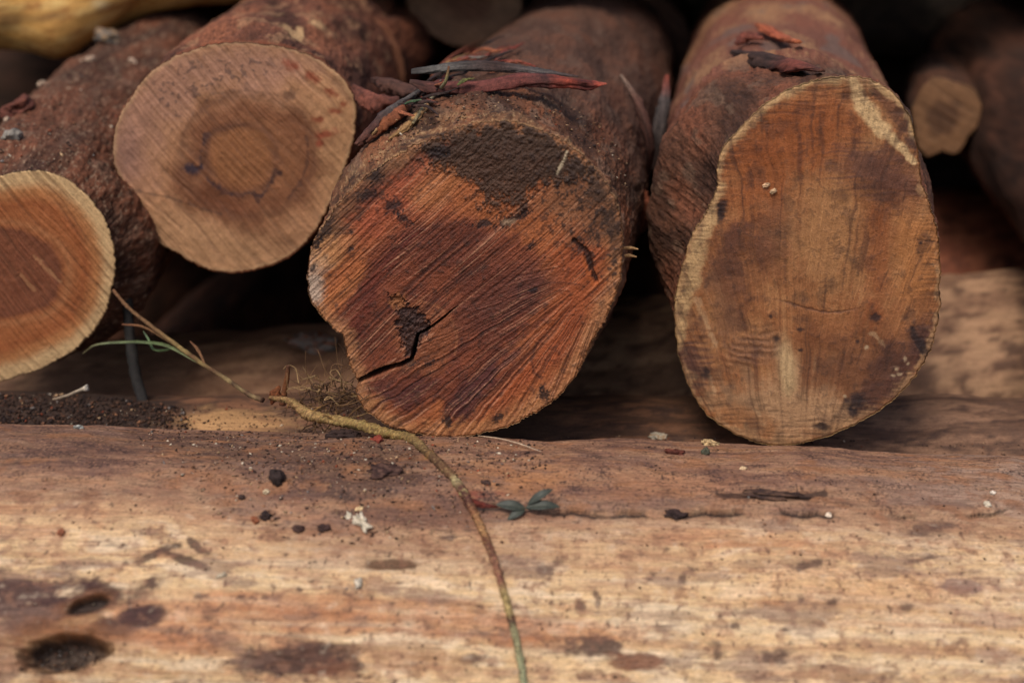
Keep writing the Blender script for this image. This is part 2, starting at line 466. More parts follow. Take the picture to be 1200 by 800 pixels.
def bark_centre(P, T, TH, nz, crk, fz):
    c = bC(P, T, TH, nz, crk, fz)
    x, y, z = P[:, 0], P[:, 1], P[:, 2]
    front = 1 - sst(.03, .085, T + .02 * nz)
    n = fbm(x * 60, y * 60, z * 60, 3); f2 = fbm(x * 320, y * 140, z * 320, 2)
    c = mix(c, lin(142, 98, 66), front * (.3 + .7 * sst(-.2, .35, n)) * .75)
    c = mix(c, lin(196, 156, 112), front * sst(.25, .5, f2 + .3 * n) * .55)
    c = mix(c, lin(44, 32, 27), front * sst(.2, .45, -n + .3 * f2) * .65)
    c = mix(c, lin(186, 140, 96), (1 - sst(.001, .006, T + .0025 * f2)) * .7)
    far = sst(.12, .3, T)
    c = mix(c, lin(88, 62, 50), far * .6)
    return c


CX = end_log('centre', 'sawn_log', C_CONT, 1.185, (868, -207), 1.9, 'large reddish brown log with a cracked sawn face and dark soil crust on top',
             'logs stacked with their sawn ends facing forward', face_centre, bark_centre, nth=1150, nr=270, nl=260, back=1.02, tb=.1, rag=.0016, disp=.0035, seed=1.0)

# ---- right log
D_CONT = [(1001, 90), (978, 90), (947, 96), (916, 109), (893, 125), (866, 153), (847, 172), (840, 199), (842, 218), (828, 249), (809, 280), (800, 312), (792, 344), (791, 386),
          (796, 421), (807, 452), (828, 486), (855, 505), (882, 517), (909, 523), (939, 519), (970, 511), (1001, 498), (1039, 475), (1070, 444), (1089, 413), (1098, 383), (1101, 337),
          (1101, 298), (1098, 268), (1091, 245), (1081, 218), (1077, 192), (1073, 161), (1068, 138), (1054, 115), (1031, 98), (1016, 92)]


def face_right(u, v, rho, th):
    n1 = fbm(u / 80, v / 80, 11.5, 4); n2 = fbm(u / 24, v / 24, 14.5, 4); n3 = fbm(u / 7, v / 7, 18.5, 3); nf = fbm(u / 2.6, v / 2.6, 12.2, 2)
    # fibres fan out from the lower middle
    ph = np.arctan2(u - 930, 700 - v) + .018 * n1
    r0 = np.hypot(u - 930, 700 - v)
    g1 = fbm(ph * 62, r0 / 170, 1.2, 4); g2 = fbm(ph * 230, r0 / 110, 5.2, 2)
    gh = fbm(u / 45, (v + 6 * n1) / 3.0, 7.2, 2)      # cross lines near the rim
    c = np.tile(lin(158, 103, 62), (len(u), 1))
    c = mix(c, lin(128, 78, 46), sst(-.1, .5, n1 + .35 * g1) * .8)
    c = mix(c, lin(182, 132, 84), sst(.0, .5, -n1 + .4 * g1) * .55)
    c = mix(c, lin(150, 82, 40), sst(-30, 30, inpoly(u, v, [(850, 175), (900, 125), (980, 100), (1010, 150), (990, 210), (920, 250), (870, 260), (845, 230)]) + 22 * n2 + 10 * g1) * .8)
    c = mix(c, lin(172, 124, 78), sst(-25, 30, inpoly(u, v, [(935, 215), (985, 190), (1015, 240), (1015, 330), (985, 352), (930, 340), (920, 280)]) + 26 * n2 + 14 * g1) * .75)
    c = mix(c, lin(138, 76, 40), sst(-14, 16, inpoly(u, v, [(1015, 240), (1045, 240), (1050, 300), (1035, 380), (1018, 380), (1012, 300)]) + 14 * n2 + 8 * g1) * .7)
    c = mix(c, lin(178, 118, 66), sst(-14, 12, inpoly(u, v, [(1050, 250), (1095, 250), (1102, 330), (1085, 350), (1055, 350), (1045, 300)]) + 14 * n2) * .7)
    # dark purple
    c = mix(c, lin(98, 64, 52), sst(-18, 20, inpoly(u, v, [(985, 170), (1020, 165), (1076, 195), (1084, 225), (1050, 238), (1000, 218), (975, 200)]) + 18 * n2 + 16 * gh) * .75)
    c = mix(c, lin(92, 62, 52), sst(-14, 16, inpoly(u, v, [(840, 280), (866, 260), (880, 330), (860, 400), (836, 400), (822, 330)]) + 22 * n2 + 14 * g1) * .5)
    c = mix(c, lin(86, 58, 52), blob(u, v, 806, 425, 22, 30, 20, .6, .6, n2 + .8 * gh) * .8)
    c = mix(c, lin(72, 48, 44), sst(-12, 16, inpoly(u, v, [(1104, 360), (1085, 370), (1050, 400), (1010, 440), (985, 470), (1000, 500), (1050, 480), (1100, 410)]) + 16 * n2 + 6 * n3) * .8)
    c = mix(c, lin(104, 68, 48), blob(u, v, 990, 430, 60, 30, 10, .7, .6, n2) * .6)
    c = mix(c, lin(90, 66, 58), blob(u, v, 905, 280, 22, 40, -20, .8, .6, n2) * .3)
    # bottom pale
    c = mix(c, lin(188, 148, 106), sst(-16, 18, inpoly(u, v, [(815, 455), (860, 460), (905, 440), (915, 410), (935, 420), (940, 455), (985, 462), (1000, 495), (930, 525), (860, 510)]) + 18 * n2 + 7 * g1) * .85)
    c = mix(c, lin(164, 104, 56), blob(u, v, 870, 490, 40, 16, -25, .6, .5, n2) * .6)
    c = mix(c, lin(206, 176, 126), blob(u, v, 922, 428, 9, 30, 8, .6, .5, n2) * .7)
    for p in ([(815, 350), (828, 380), (838, 405)], [(832, 440), (838, 460)], [(886, 480), (894, 497)], [(1022, 390), (1036, 405), (1040, 412)]):
        d, _ = seg_dist(u, v, p); c = mix(c, lin(200, 164, 120), (1 - sst(.4, 4, d + 4 * n3 + 3 * n2)) * .5)
    # pale rim at the left and top
    rim = np.minimum(seg_dist(u, v, [(842, 215), (828, 249), (809, 280), (798, 312), (790, 350), (789, 400)])[0] - np.interp(v, [215, 250, 330, 400], [4, 11, 24, 10]),
                     seg_dist(u, v, [(840, 200), (847, 172), (866, 153), (893, 125), (916, 109), (950, 96), (1001, 90)])[0] - 4)
    c = mix(c, lin(206, 170, 118), (1 - sst(-4, 6, rim + 5 * n2 + 3 * n3)) * .85)
    c = mix(c, lin(196, 152, 104), sst(.945, .985, rho + .05 * n2 + .03 * n3) * sst(-.35, .15, n1 + .4 * n2) * .7)
    # pale diagonal streak upper right, brown beyond
    up = [(985, 92), (1010, 98), (1030, 140), (1062, 168), (1078, 192), (1070, 160), (1056, 116), (1030, 96)]
    c = mix(c, lin(112, 72, 50), sst(-4, 6, inpoly(u, v, [(1018, 92), (1032, 130), (1072, 172), (1080, 150), (1060, 112), (1032, 96)]) + 7 * n2) * .85)
    d, t = seg_dist(u, v, [(1000, 95), (1010, 122), (1028, 146), (1052, 168), (1070, 190)])
    wd = np.interp(t, [0, .3, .6, 1], [9, 12, 9, 4])
    c = mix(c, lin(222, 186, 132), (1 - sst(wd * .5, wd * 1.2, d + 5 * n2 + 2 * n3)) * .9)
    d, _ = seg_dist(u, v, [(1022, 95), (1052, 116), (1068, 140), (1072, 158)])
    c = mix(c, lin(206, 168, 116), (1 - sst(2, 8, d + 5 * n2)) * .8)
    c = mix(c, lin(66, 46, 44), blob(u, v, 1068, 167, 7, 9, 0, .5, .6, n3) * .8)
    # fibres
    c = c * (1 + .16 * g1 + .15 * g2 + .14 * n3 + .10 * nf + .12 * n2)[:, None]
    rimz = sst(.72, .97, rho + .08 * n2)
    c = c * (1 + .22 * gh * rimz)[:, None]
    c = mix(c, lin(78, 52, 42), sst(.28, .7, -g1 + .5 * n2) * .45); c = mix(c, lin(92, 62, 50), sst(.1, .6, n2 + .4 * g1) * .35)
    c = mix(c, lin(66, 46, 40), rimz * sst(.2, .45, -gh) * .4)
    # ripples
    rr = np.hypot(u - 890, (v - 330) * .9)
    rp = np.sin(rr / 1.15 + 2.6 * n2 + 1.2 * n3) * blob(u, v, 880, 408, 34, 20, 25, .6)
    c = c * (1 + .22 * rp)[:, None]
    c = mix(c, lin(92, 66, 60), blob(u, v, 882, 410, 32, 18, 25, .6, .5, n2) * .45)
    # crack line, marks
    d, t = seg_dist(u, v, [(905, 350), (925, 355), (945, 361), (965, 366), (985, 366), (1010, 360)])
    cm = (1 - sst(.5, 1.7, d + 1.2 * n3)) * np.interp(t, [0, .2, .8, 1], [.2, .55, .6, .1])
    c = mix(c, lin(66, 46, 44), cm * .9)
    for (x, y, rx, ry, a) in [(909, 396, 5, 4, 20), (938, 386, 4, 3, 0), (903, 370, 3, 3, 0), (1026, 372, 5, 6, 0), (1003, 470, 12, 9, 20), (998, 484, 5, 6, 0), (962, 500, 8, 5, 0), (1078, 402, 5, 22, 30), (847, 240, 5, 8, 0), (845, 252, 4, 10, 0),
                              (938, 410, 3, 2, 0), (1005, 400, 3, 3, 0), (1079, 285, 3, 2, 0), (828, 435, 5, 7, 0)]:
        c = mix(c, lin(44, 34, 34), blob(u, v, x, y, rx, ry, a, .5, .7, n3) * .85)
    for (x, y, rx, ry) in [(1050, 432, 4, 3), (1060, 420, 2.4, 5), (1046, 440, 3, 2), (1055, 438, 4, 2.5), (990, 464, 2.5, 2.5), (1015, 407, 3, 3), (1064, 426, 2, 2)]:
        c = mix(c, lin(206, 180, 140), blob(u, v, x, y, rx * .7, ry * .7, 0, .6, .9, n3) * .6)
    c = mix(c, lin(52, 40, 36), sst(.36, .5, n3) * .35)
    c = c * np.array([1.09, 1.05, 1.07]) * (1 - .18 * sst(-.1, .5, n2 + .5 * n1))[:, None]
    h = .0003 * g1 + .00015 * g2 + .0001 * nf + .0003 * n3 + .0015 * n1 + .0003 * gh * rimz + .0003 * rp - cm * .001
    return c, h


bD = bark_generic((98, 66, 50), (128, 78, 56), (56, 40, 33), 8.1, .0, (110, 84, 66), .5)


def bark_right(P, T, TH, nz, crk, fz):
    c = bD(P, T, TH, nz, crk, fz)
    x, y, z = P[:, 0], P[:, 1], P[:, 2]
    far = sst(.15, .20, T + .03 * nz)
    n = fbm(x * 14, y * 5, z * 14 + 2, 4)
    c = mix(c, lin(134, 84, 66), far * .7)
    c = mix(c, lin(170, 126, 88), far * sst(.1, .6, n + .4 * fz) * .7)
    c = mix(c, lin(112, 94, 84), far * sst(.2, .42, fbm(x * 20, y * 8, z * 20 + 7, 3)) * .6)
    c = mix(c, lin(196, 156, 104), (1 - sst(.001, .005, T + .0025 * nz)) * .7)
    return c


def bulge_right(TH, T):
    return .012 * np.exp(-((T - .2) / .02) ** 2) * np.exp(-((TH - 1.7) / .6) ** 2) - .006 * sst(.19, .2, T) * np.exp(-((TH - 1.6) / 1.2) ** 2)


DX = end_log('right', 'sawn_log', D_CONT, 1.235, (880, -207), 1.9, 'tall egg shaped log end at the right with a pale rim and tan brown face',
             'logs stacked with their sawn ends facing forward', face_right, bark_right, nth=900, nr=230, nl=220, back=.97, backoff=(-.15, .05), tb=.11, rag=.0012, disp=.0028, seed=2.0, bulge=bulge_right)

# ---- upper left log
B_CONT = [(416, 115), (417, 146), (410, 180), (399, 207), (383, 245), (362, 280), (337, 302), (310, 313), (284, 319), (262, 319), (245, 316), (207, 296), (172, 274), (153, 249), (142, 218), (132, 180),
          (135, 149), (153, 115), (172, 88), (199, 69), (230, 57), (268, 50), (307, 52), (345, 58), (376, 71), (402, 92)]


def face_upper(u, v, rho, th):
    n1 = fbm(u / 80, v / 80, 21.5, 4); n2 = fbm(u / 24, v / 24, 24.5, 4); n3 = fbm(u / 7, v / 7, 28.5, 3); nf = fbm(u / 3, v / 3, 22.2, 2)
    s1, al, ac = streaks(u, v, -48, 2.2, 90, 21, 6, 90); s2, _, _ = streaks(u, v, -48, 5.5, 130, 23, 6, 90)
    c = np.tile(lin(190, 140, 100), (len(u), 1))
    c = mix(c, lin(178, 132, 108), sst(-25, 25, inpoly(u, v, [(130, 200), (135, 120), (200, 60), (300, 45), (380, 70), (330, 100), (240, 105), (190, 150), (165, 220)]) + 20 * n2) * .8)
    c = mix(c, lin(190, 146, 104), blob(u, v, 250, 285, 100, 40, -8, .6, .4, n2) * .7)
    c = mix(c, lin(188, 144, 100), blob(u, v, 390, 170, 35, 70, 0, .6, .4, n2) * .6)
    hr = np.hypot((u - 292) / 1.12, (v - 185) / .95) + 12 * n1 + 5 * n2
    c = mix(c, lin(144, 92, 58), (1 - sst(50, 96, hr + 10 * n2)) * .85)
    c = mix(c, lin(112, 66, 42), np.exp(-((hr - 62) / 14) ** 2) * .5)
    c = mix(c, lin(158, 104, 62), (1 - sst(28, 44, np.hypot(u - 282, (v - 185) * 1.0) + 5 * n2)) * .6)
    c = mix(c, lin(120, 70, 44), blob(u, v, 265, 245, 75, 22, -25, .7, .5, n2) * .6)
    c = c * (1 + .07 * fbm(hr / 5, hr * 0, 4.4, 3) * (hr > 30))[:, None]
    c = c * (1 + .09 * s1 + .06 * s2 + .14 * n3 + .10 * nf + .14 * n2 + .10 * fbm(hr / 2.4, hr * 0, 7.7, 3))[:, None] * np.array([1.03, .98, .96])
    c = mix(c, lin(104, 72, 56), sst(.25, .7, -s2 + .4 * n2) * .3)
    # ring round the inner disc
    ird = np.hypot((u - 281) / 1.03, v - 187) + 3.5 * n2 + 2 * n3
    c = mix(c, lin(88, 54, 40), np.exp(-((ird - 42) / 4.5) ** 2) * (.35 + .25 * sst(-.3, .3, n1)))
    c = mix(c, lin(104, 66, 46), np.exp(-((np.hypot((u - 290) / 1.1, v - 182) + 6 * n2 - 72) / 4) ** 2) * .4)
    # dark arcs
    d, _ = seg_dist(u, v, [(243, 158), (238, 172), (234, 190), (240, 203), (244, 212), (256, 218), (264, 226), (280, 229), (292, 226), (306, 230), (316, 218), (319, 208), (327, 204)])
    c = mix(c, lin(54, 40, 46), (1 - sst(.4, 3.4, d + 3 * n2 + 2.5 * n3)) * (.40 + .36 * sst(-.3, .2, fbm(u / 14, v / 14, 3.3, 2))))
    for p, w, s in (([(298, 226), (302, 236)], 3, .7), ([(318, 212), (322, 200), (328, 204)], 3, .7), ([(360, 160), (361, 190), (352, 215), (338, 232)], 2, .5), ([(250, 110), (290, 106), (325, 112)], 2, .3), ([(255, 100), (240, 120)], 2, .25)):
        d, _ = seg_dist(u, v, p); c = mix(c, lin(72, 46, 40), (1 - sst(w * .4, w * 1.4, d + 2 * n3)) * s)
    c = mix(c, lin(44, 38, 52), blob(u, v, 226, 198, 10, 6, 0, .5, .5, n3) * .9)
    c = mix(c, lin(80, 52, 44), blob(u, v, 338, 112, 8, 6, 0, .5, .5, n3) * .5)
    for (x, y, rx, ry, a) in [(341, 76, 9, 5, -10), (368, 92, 10, 5, -30), (388, 108, 10, 4, -30), (392, 130, 8, 4, 10), (372, 140, 6, 4, 0), (384, 157, 13, 4, 10), (403, 123, 4, 4, 0), (375, 168, 4, 4, 0)]:
        c = mix(c, lin(148, 66, 40), blob(u, v, x, y, rx, ry, a, .6, .7, n3) * .8)
    c = mix(c, lin(66, 52, 52), sst(.2, .42, n3) * sst(-20, 15, inpoly(u, v, [(170, 110), (220, 70), (300, 60), (330, 85), (250, 115), (200, 150)])) * .6)
    c = mix(c, lin(130, 96, 88), blob(u, v, 148, 180, 14, 34, 0, .7, .6, n2) * .4)
    c = mix(c, lin(200, 160, 116), sst(.955, .99, rho + .02 * n2) * .5)
    d, _ = seg_dist(u, v, [(150, 222), (200, 232), (260, 252)])
    c = mix(c, lin(84, 60, 48), (1 - sst(.6, 2, d + 2 * n3)) * .5)
    h = .0004 * s1 + .0006 * s2 + .0003 * n3 + .0015 * n1
    return c, h


bB = bark_generic((108, 70, 54), (144, 92, 66), (60, 38, 30), 13.1, .0, (158, 116, 84), .6)


def bark_upper(P, T, TH, nz, crk, fz):
    c = bB(P, T, TH, nz, crk, fz)
    x, y, z = P[:, 0], P[:, 1], P[:, 2]
    n = fbm(x * 34, y * 14, z * 34 + 5, 3)
    c = mix(c, lin(214, 170, 120), sst(.15, .4, n) * np.exp(-((TH - 1.05) / .28) ** 2) * np.exp(-((T - .12) / .1) ** 2))
    c = mix(c, lin(150, 84, 54), (1 - sst(.003, .02, T + .006 * nz)) * .6)
    return c


BX = end_log('upper', 'sawn_log', B_CONT, 1.44, (600, -207), 1.8, 'round pinkish tan log end held between its neighbours with a dark broken ring inside',
             'logs stacked with their sawn ends facing forward', face_upper, bark_upper, nth=620, nr=150, nl=160, back=1.03, tb=.08, rag=.0012, disp=.003, seed=3.0)

# ---- left log
A_CONT = [(-45, 208), (0, 206), (23, 201), (50, 199), (77, 209), (103, 230), (123, 257), (132, 284), (135, 310), (131, 337), (123, 367), (100, 398), (61, 425), (23, 440), (0, 448), (-30, 448), (-70, 436), (-108, 402), (-128, 350), (-122, 290), (-92, 238)]


def face_left(u, v, rho, th):
    n1 = fbm(u / 80, v / 80, 31.5, 4); n2 = fbm(u / 24, v / 24, 34.5, 4); n3 = fbm(u / 7, v / 7, 38.5, 3); nf = fbm(u / 3, v / 3, 32.2, 2)
    s1, al, ac = streaks(u, v, -50, 2.0, 110, 31, 5, 90); s2, _, _ = streaks(u, v, -50, 4.6, 150, 33, 5, 90)
    c = np.tile(lin(172, 102, 58), (len(u), 1))
    rr = rho + .03 * n1 + .02 * n2
    c = mix(c, lin(196, 132, 80), sst(.66, .82, rr) * .8)
    c = mix(c, lin(222, 182, 130), sst(.80, .93, rr) * .95)
    hr = np.hypot((u - 5) / 1.0, (v - 320) / .78) + 5 * n1 + 2 * n2
    c = mix(c, lin(184, 122, 78), np.exp(-((hr - 78) / 5) ** 2) * .6)
    c = mix(c, lin(134, 78, 52), (1 - sst(60, 76, hr + 3 * n2 + 2 * s2)) * .92)
    c = mix(c, lin(104, 58, 42), np.exp(-((hr - 64) / 5) ** 2) * .4)
    c = mix(c, lin(122, 66, 44), (1 - sst(15, 60, hr)) * sst(-.1, .4, n2) * .5)
    c = mix(c, lin(158, 84, 44), np.exp(-((rr - .70) / .06) ** 2) * .45)
    c = c * (1 + .22 * s1 + .13 * s2 + .09 * n3 + .08 * nf)[:, None]
    c = c * (1 + .10 * fbm(hr / 3.2, hr * 0, 2.2, 3))[:, None]
    c = mix(c, lin(104, 66, 44), sst(.25, .5, -s2) * .35)
    for p in ([(25, 322), (40, 340)], [(40, 300), (70, 330)]):
        d, _ = seg_dist(u, v, p); c = mix(c, lin(190, 136, 92), (1 - sst(.8, 2.6, d + 2 * n3)) * .6)
    h = .0006 * s1 + .0008 * s2 + .0003 * n3 + .001 * n1
    return c, h


bA = bark_generic((88, 60, 46), (114, 72, 53), (54, 37, 31), 23.1, .35, (106, 78, 62), .6)
AX = end_log('left', 'sawn_log', A_CONT, 1.37, (560, -207), 1.9, 'brown barked log end at the far left with a cream rim and small dark heart',
             'logs stacked with their sawn ends facing forward', face_left, bA, nth=560, nr=130, nl=200, back=1.07, backoff=(.03, .02), tb=.06, rag=.0012, disp=.0035, seed=4.0, tilt=.06)


# ---- background logs end-on
def circ(cx, cy, rx, ry, n=24, wob=.04, sd=0):
    r = random.Random(sd)
    ph = [r.uniform(0, 6.28) for _ in range(3)]
    out = []
    for k in range(n):
        a = -2 * math.pi * k / n
        w = 1 + wob * (math.sin(2 * a + ph[0]) + .6 * math.sin(3 * a + ph[1]) + .4 * math.sin(5 * a + ph[2]))
        out.append((cx + rx * w * math.cos(a), cy + ry * w * math.sin(a)))
    return out


def face_plain(c1, c2, sd):
    a, b = lin(*c1), lin(*c2)

    def f(u, v, rho, th):
        n1 = fbm(u / 40, v / 40, sd, 3); n2 = fbm(u / 9, v / 9, sd + 4, 3)
        s1, _, _ = streaks(u, v, -35, 3, 60, sd, 5, 60)
        c = np.tile(a, (len(u), 1))
        c = mix(c, b, 1 - sst(.35, .6, rho + .15 * n1))
        c = c * (1 + .25 * s1 + .2 * n2 + .08 * np.sin(rho * 60))[:, None]
        return c, .0006 * s1 + .001 * n1
    return f


G_END = 'logs stacked with their sawn ends facing forward'
end_log('back_a', 'sawn_log', circ(545, -8, 66, 66, sd=1), 2.15, (700, -207), .9, 'blurred beige log end at the top edge behind the bark strips', G_END, face_plain((150, 112, 84), (120, 82, 60), 41), bark_generic((86, 60, 48), (110, 72, 54), (48, 36, 30), 41, 0), nth=160, nr=40, nl=60, seed=5)
end_log('back_b', 'sawn_log', circ(432, 80, 42, 58, sd=2), 1.95, (760, -207), .9, 'narrow reddish brown log close behind the upper round log', G_END, face_plain((128, 80, 54), (96, 58, 42), 43), bark_generic((104, 64, 46), (128, 78, 54), (54, 36, 30), 43, 0), nth=160, nr=40, nl=60, seed=6)
end_log('back_c', 'sawn_log', circ(742, 60, 66, 74, sd=3), 2.35, (820, -207), .8, 'dark brown log deep in the pile behind the large centre log', G_END, face_plain((96, 64, 48), (76, 50, 40), 45), bark_generic((82, 56, 44), (100, 66, 50), (46, 34, 29), 45, 0), nth=160, nr=40, nl=60, seed=7)
end_log('back_d', 'sawn_log', circ(1292, 120, 76, 100, sd=4), 1.75, (1200, -207), .9, 'dark reddish log cut off by the right edge of the photo', G_END, face_plain((128, 84, 60), (104, 66, 48), 47), bark_generic((100, 64, 48), (122, 76, 56), (54, 38, 32), 47, 0), nth=200, nr=50, nl=70, seed=8)
end_log('back_e', 'sawn_log', [(1142, 104), (1118, 96), (1094, 90), (1076, 112), (1073, 150), (1086, 184), (1104, 176), (1120, 181), (1134, 160)], 1.98, (1060, -120), .3, 'small splintered orange brown log end in the gap right of the egg shaped log', G_END, face_plain((138, 98, 66), (100, 68, 46), 49), bark_generic((72, 50, 40), (96, 64, 46), (46, 34, 30), 49, 0), nth=160, nr=40, nl=50, seed=9)


# ------------------------------------------------------------------ logs lying across
def cross_log(key, name, p0, p1, r0, r1, colfn, label, group, mat, nx=300, nth=200, disp=.003, seed=0, shape=None, xs=None, ths=None, sub=(2, 2)):
    """axis from p0 to p1; theta 0 = towards camera, +90 = up"""
    p0 = np.array(p0, float); p1 = np.array(p1, float)
    d = p1 - p0; L = np.linalg.norm(d); d = d / L
    f = np.array([d[1], -d[0], 0]); f /= np.linalg.norm(f)
    if f[1] > 0: f = -f
    up = np.cross(d, f)
    if up[2] < 0: up = -up
    S = np.linspace(0, 1, nx) if xs is None else xs
    TH1 = np.linspace(-math.pi, math.pi, nth, endpoint=False) if ths is None else ths
    S_, TH = np.meshgrid(S, TH1, indexing='ij')
    R0 = r0 + (r1 - r0) * S_
    X = S_ * L
    cx, cy = np.cos(TH) * R0, np.sin(TH) * R0
    n1 = fbm(X * 4, cx * 7, cy * 7 + seed, 4)
    n2 = fbm(X * 14, cx * 60, cy * 60 + seed, 4)
    R = R0 + disp * (2.2 * n1 + .6 * n2)
    if shape is not None:
        P0 = p0 + X[..., None] * d + (np.cos(TH) * R)[..., None] * f + (np.sin(TH) * R)[..., None] * up
        R = R + shape(P0, S_, TH, n1, n2)
    P = p0 + X[..., None] * d + (np.cos(TH) * R)[..., None] * f + (np.sin(TH) * R)[..., None] * up
    col = colfn(P.reshape(-1, 3), X.ravel(), TH.ravel(), n1.ravel(), n2.ravel())
    n, m = S_.shape
    V = np.concatenate([P.reshape(-1, 3), [p0, p1]])
    j = np.arange(m); j2 = (j + 1) % m
    cap = np.concatenate([np.stack([j2, j, np.full(m, n * m)], 1), np.stack([(n - 1) * m + j, (n - 1) * m + j2, np.full(m, n * m + 1)], 1)])
    colx = np.concatenate([col, [lin(190, 140, 95)] * 2])
    root = empty(name, (p0 + p1) / 2 - [0, 0, (r0 + r1) / 2], label, 'log', group)
    mesh_np('trunk', V, gridf(n, m, True), colx, mat, root, F3=cap)
    bvh_grid(key, P, sub)
    return root


# front log --------------------------------------------------------
RF = .24
LIP = [(380, 560), (440, 585), (500, 592), (560, 594), (584, 594), (661, 602), (700, 604), (800, 604), (880, 600), (950, 604), (1044, 603), (1110, 604), (1160, 602), (1182, 594), (1215, 580)]
LIPX = np.array([p[0] for p in LIP]); LIPY = np.array([p[1] for p in LIP])
HOLES = [(75, 768, 50, 19, 6), (104, 711, 24, 7, 16)]


def front_shape(P, S, TH, n1, n2):
    u, v = proj(P.reshape(-1, 3)); sh = S.shape
    u = u.reshape(sh); v = v.reshape(sh)
    vis = (TH > -.2) & (TH < 2.0)
    nn = fbm(u / 30, v * 0, 61, 3)
    ly = np.interp(u, LIPX, LIPY) + 4 * nn
    act = sst(440, 560, u) * (1 - sst(1150, 1230, u)) * vis
    h = .0017 * act * (1 - sst(-1.5, 2.5, v - ly)) * (1 - sst(40, 85, ly - v))
    gr = fbm(u / 80, v * 0 + 3, 62, 2)
    h = h - .0045 * act * np.exp(-((v - ly - 1.6) / 1.5) ** 2) * sst(-.1, .2, gr + .12)
    # second short crevice
    d, t = seg_dist(u, v, [(840, 579), (880, 583), (930, 581), (965, 578)])
    h = h - .003 * vis * (1 - sst(1, 4, d + 2 * nn))
    for (x, y, rx, ry, a) in HOLES:
        nn = fbm(u / 30, v / 12, 61, 3); h = h - vis * (.022 if rx > 40 else .008) * blob(u, v, x, y, rx, ry, a, .22, .22, nn)
        h = h + vis * .004 * blob(u, v, x, y - ry * 1.5, rx * 1.2, ry * .8, a, .7)
    h = h - vis * .004 * blob(u, v, 455, 662, 34, 7, 3, .6)
    h = h - vis * .002 * blob(u, v, 215, 648, 26, 7, 20, .6)
    h = h - vis * .0008 * (1 - sst(.008, .04, np.abs(fbm(P[..., 0] * 9 + 12.6, TH * RF * 1300 / 9, 66, 3)))) + vis * .0006 * fbm(P[..., 0] * 60, TH * 60, 68, 3)
    h = h + vis * .0035 * fbm(P[..., 0] * 4.5 + 3.3, TH * 1.2, 71, 2) + vis * .0016 * fbm(P[..., 0] * 17, TH * 4, 72, 3)
    # broad swells
    h = h + vis * .006 * blob(u, v, 640, 555, 260, 55, -4, .9) + vis * .005 * blob(u, v, 250, 720, 260, 60, 4, .9)
    return h


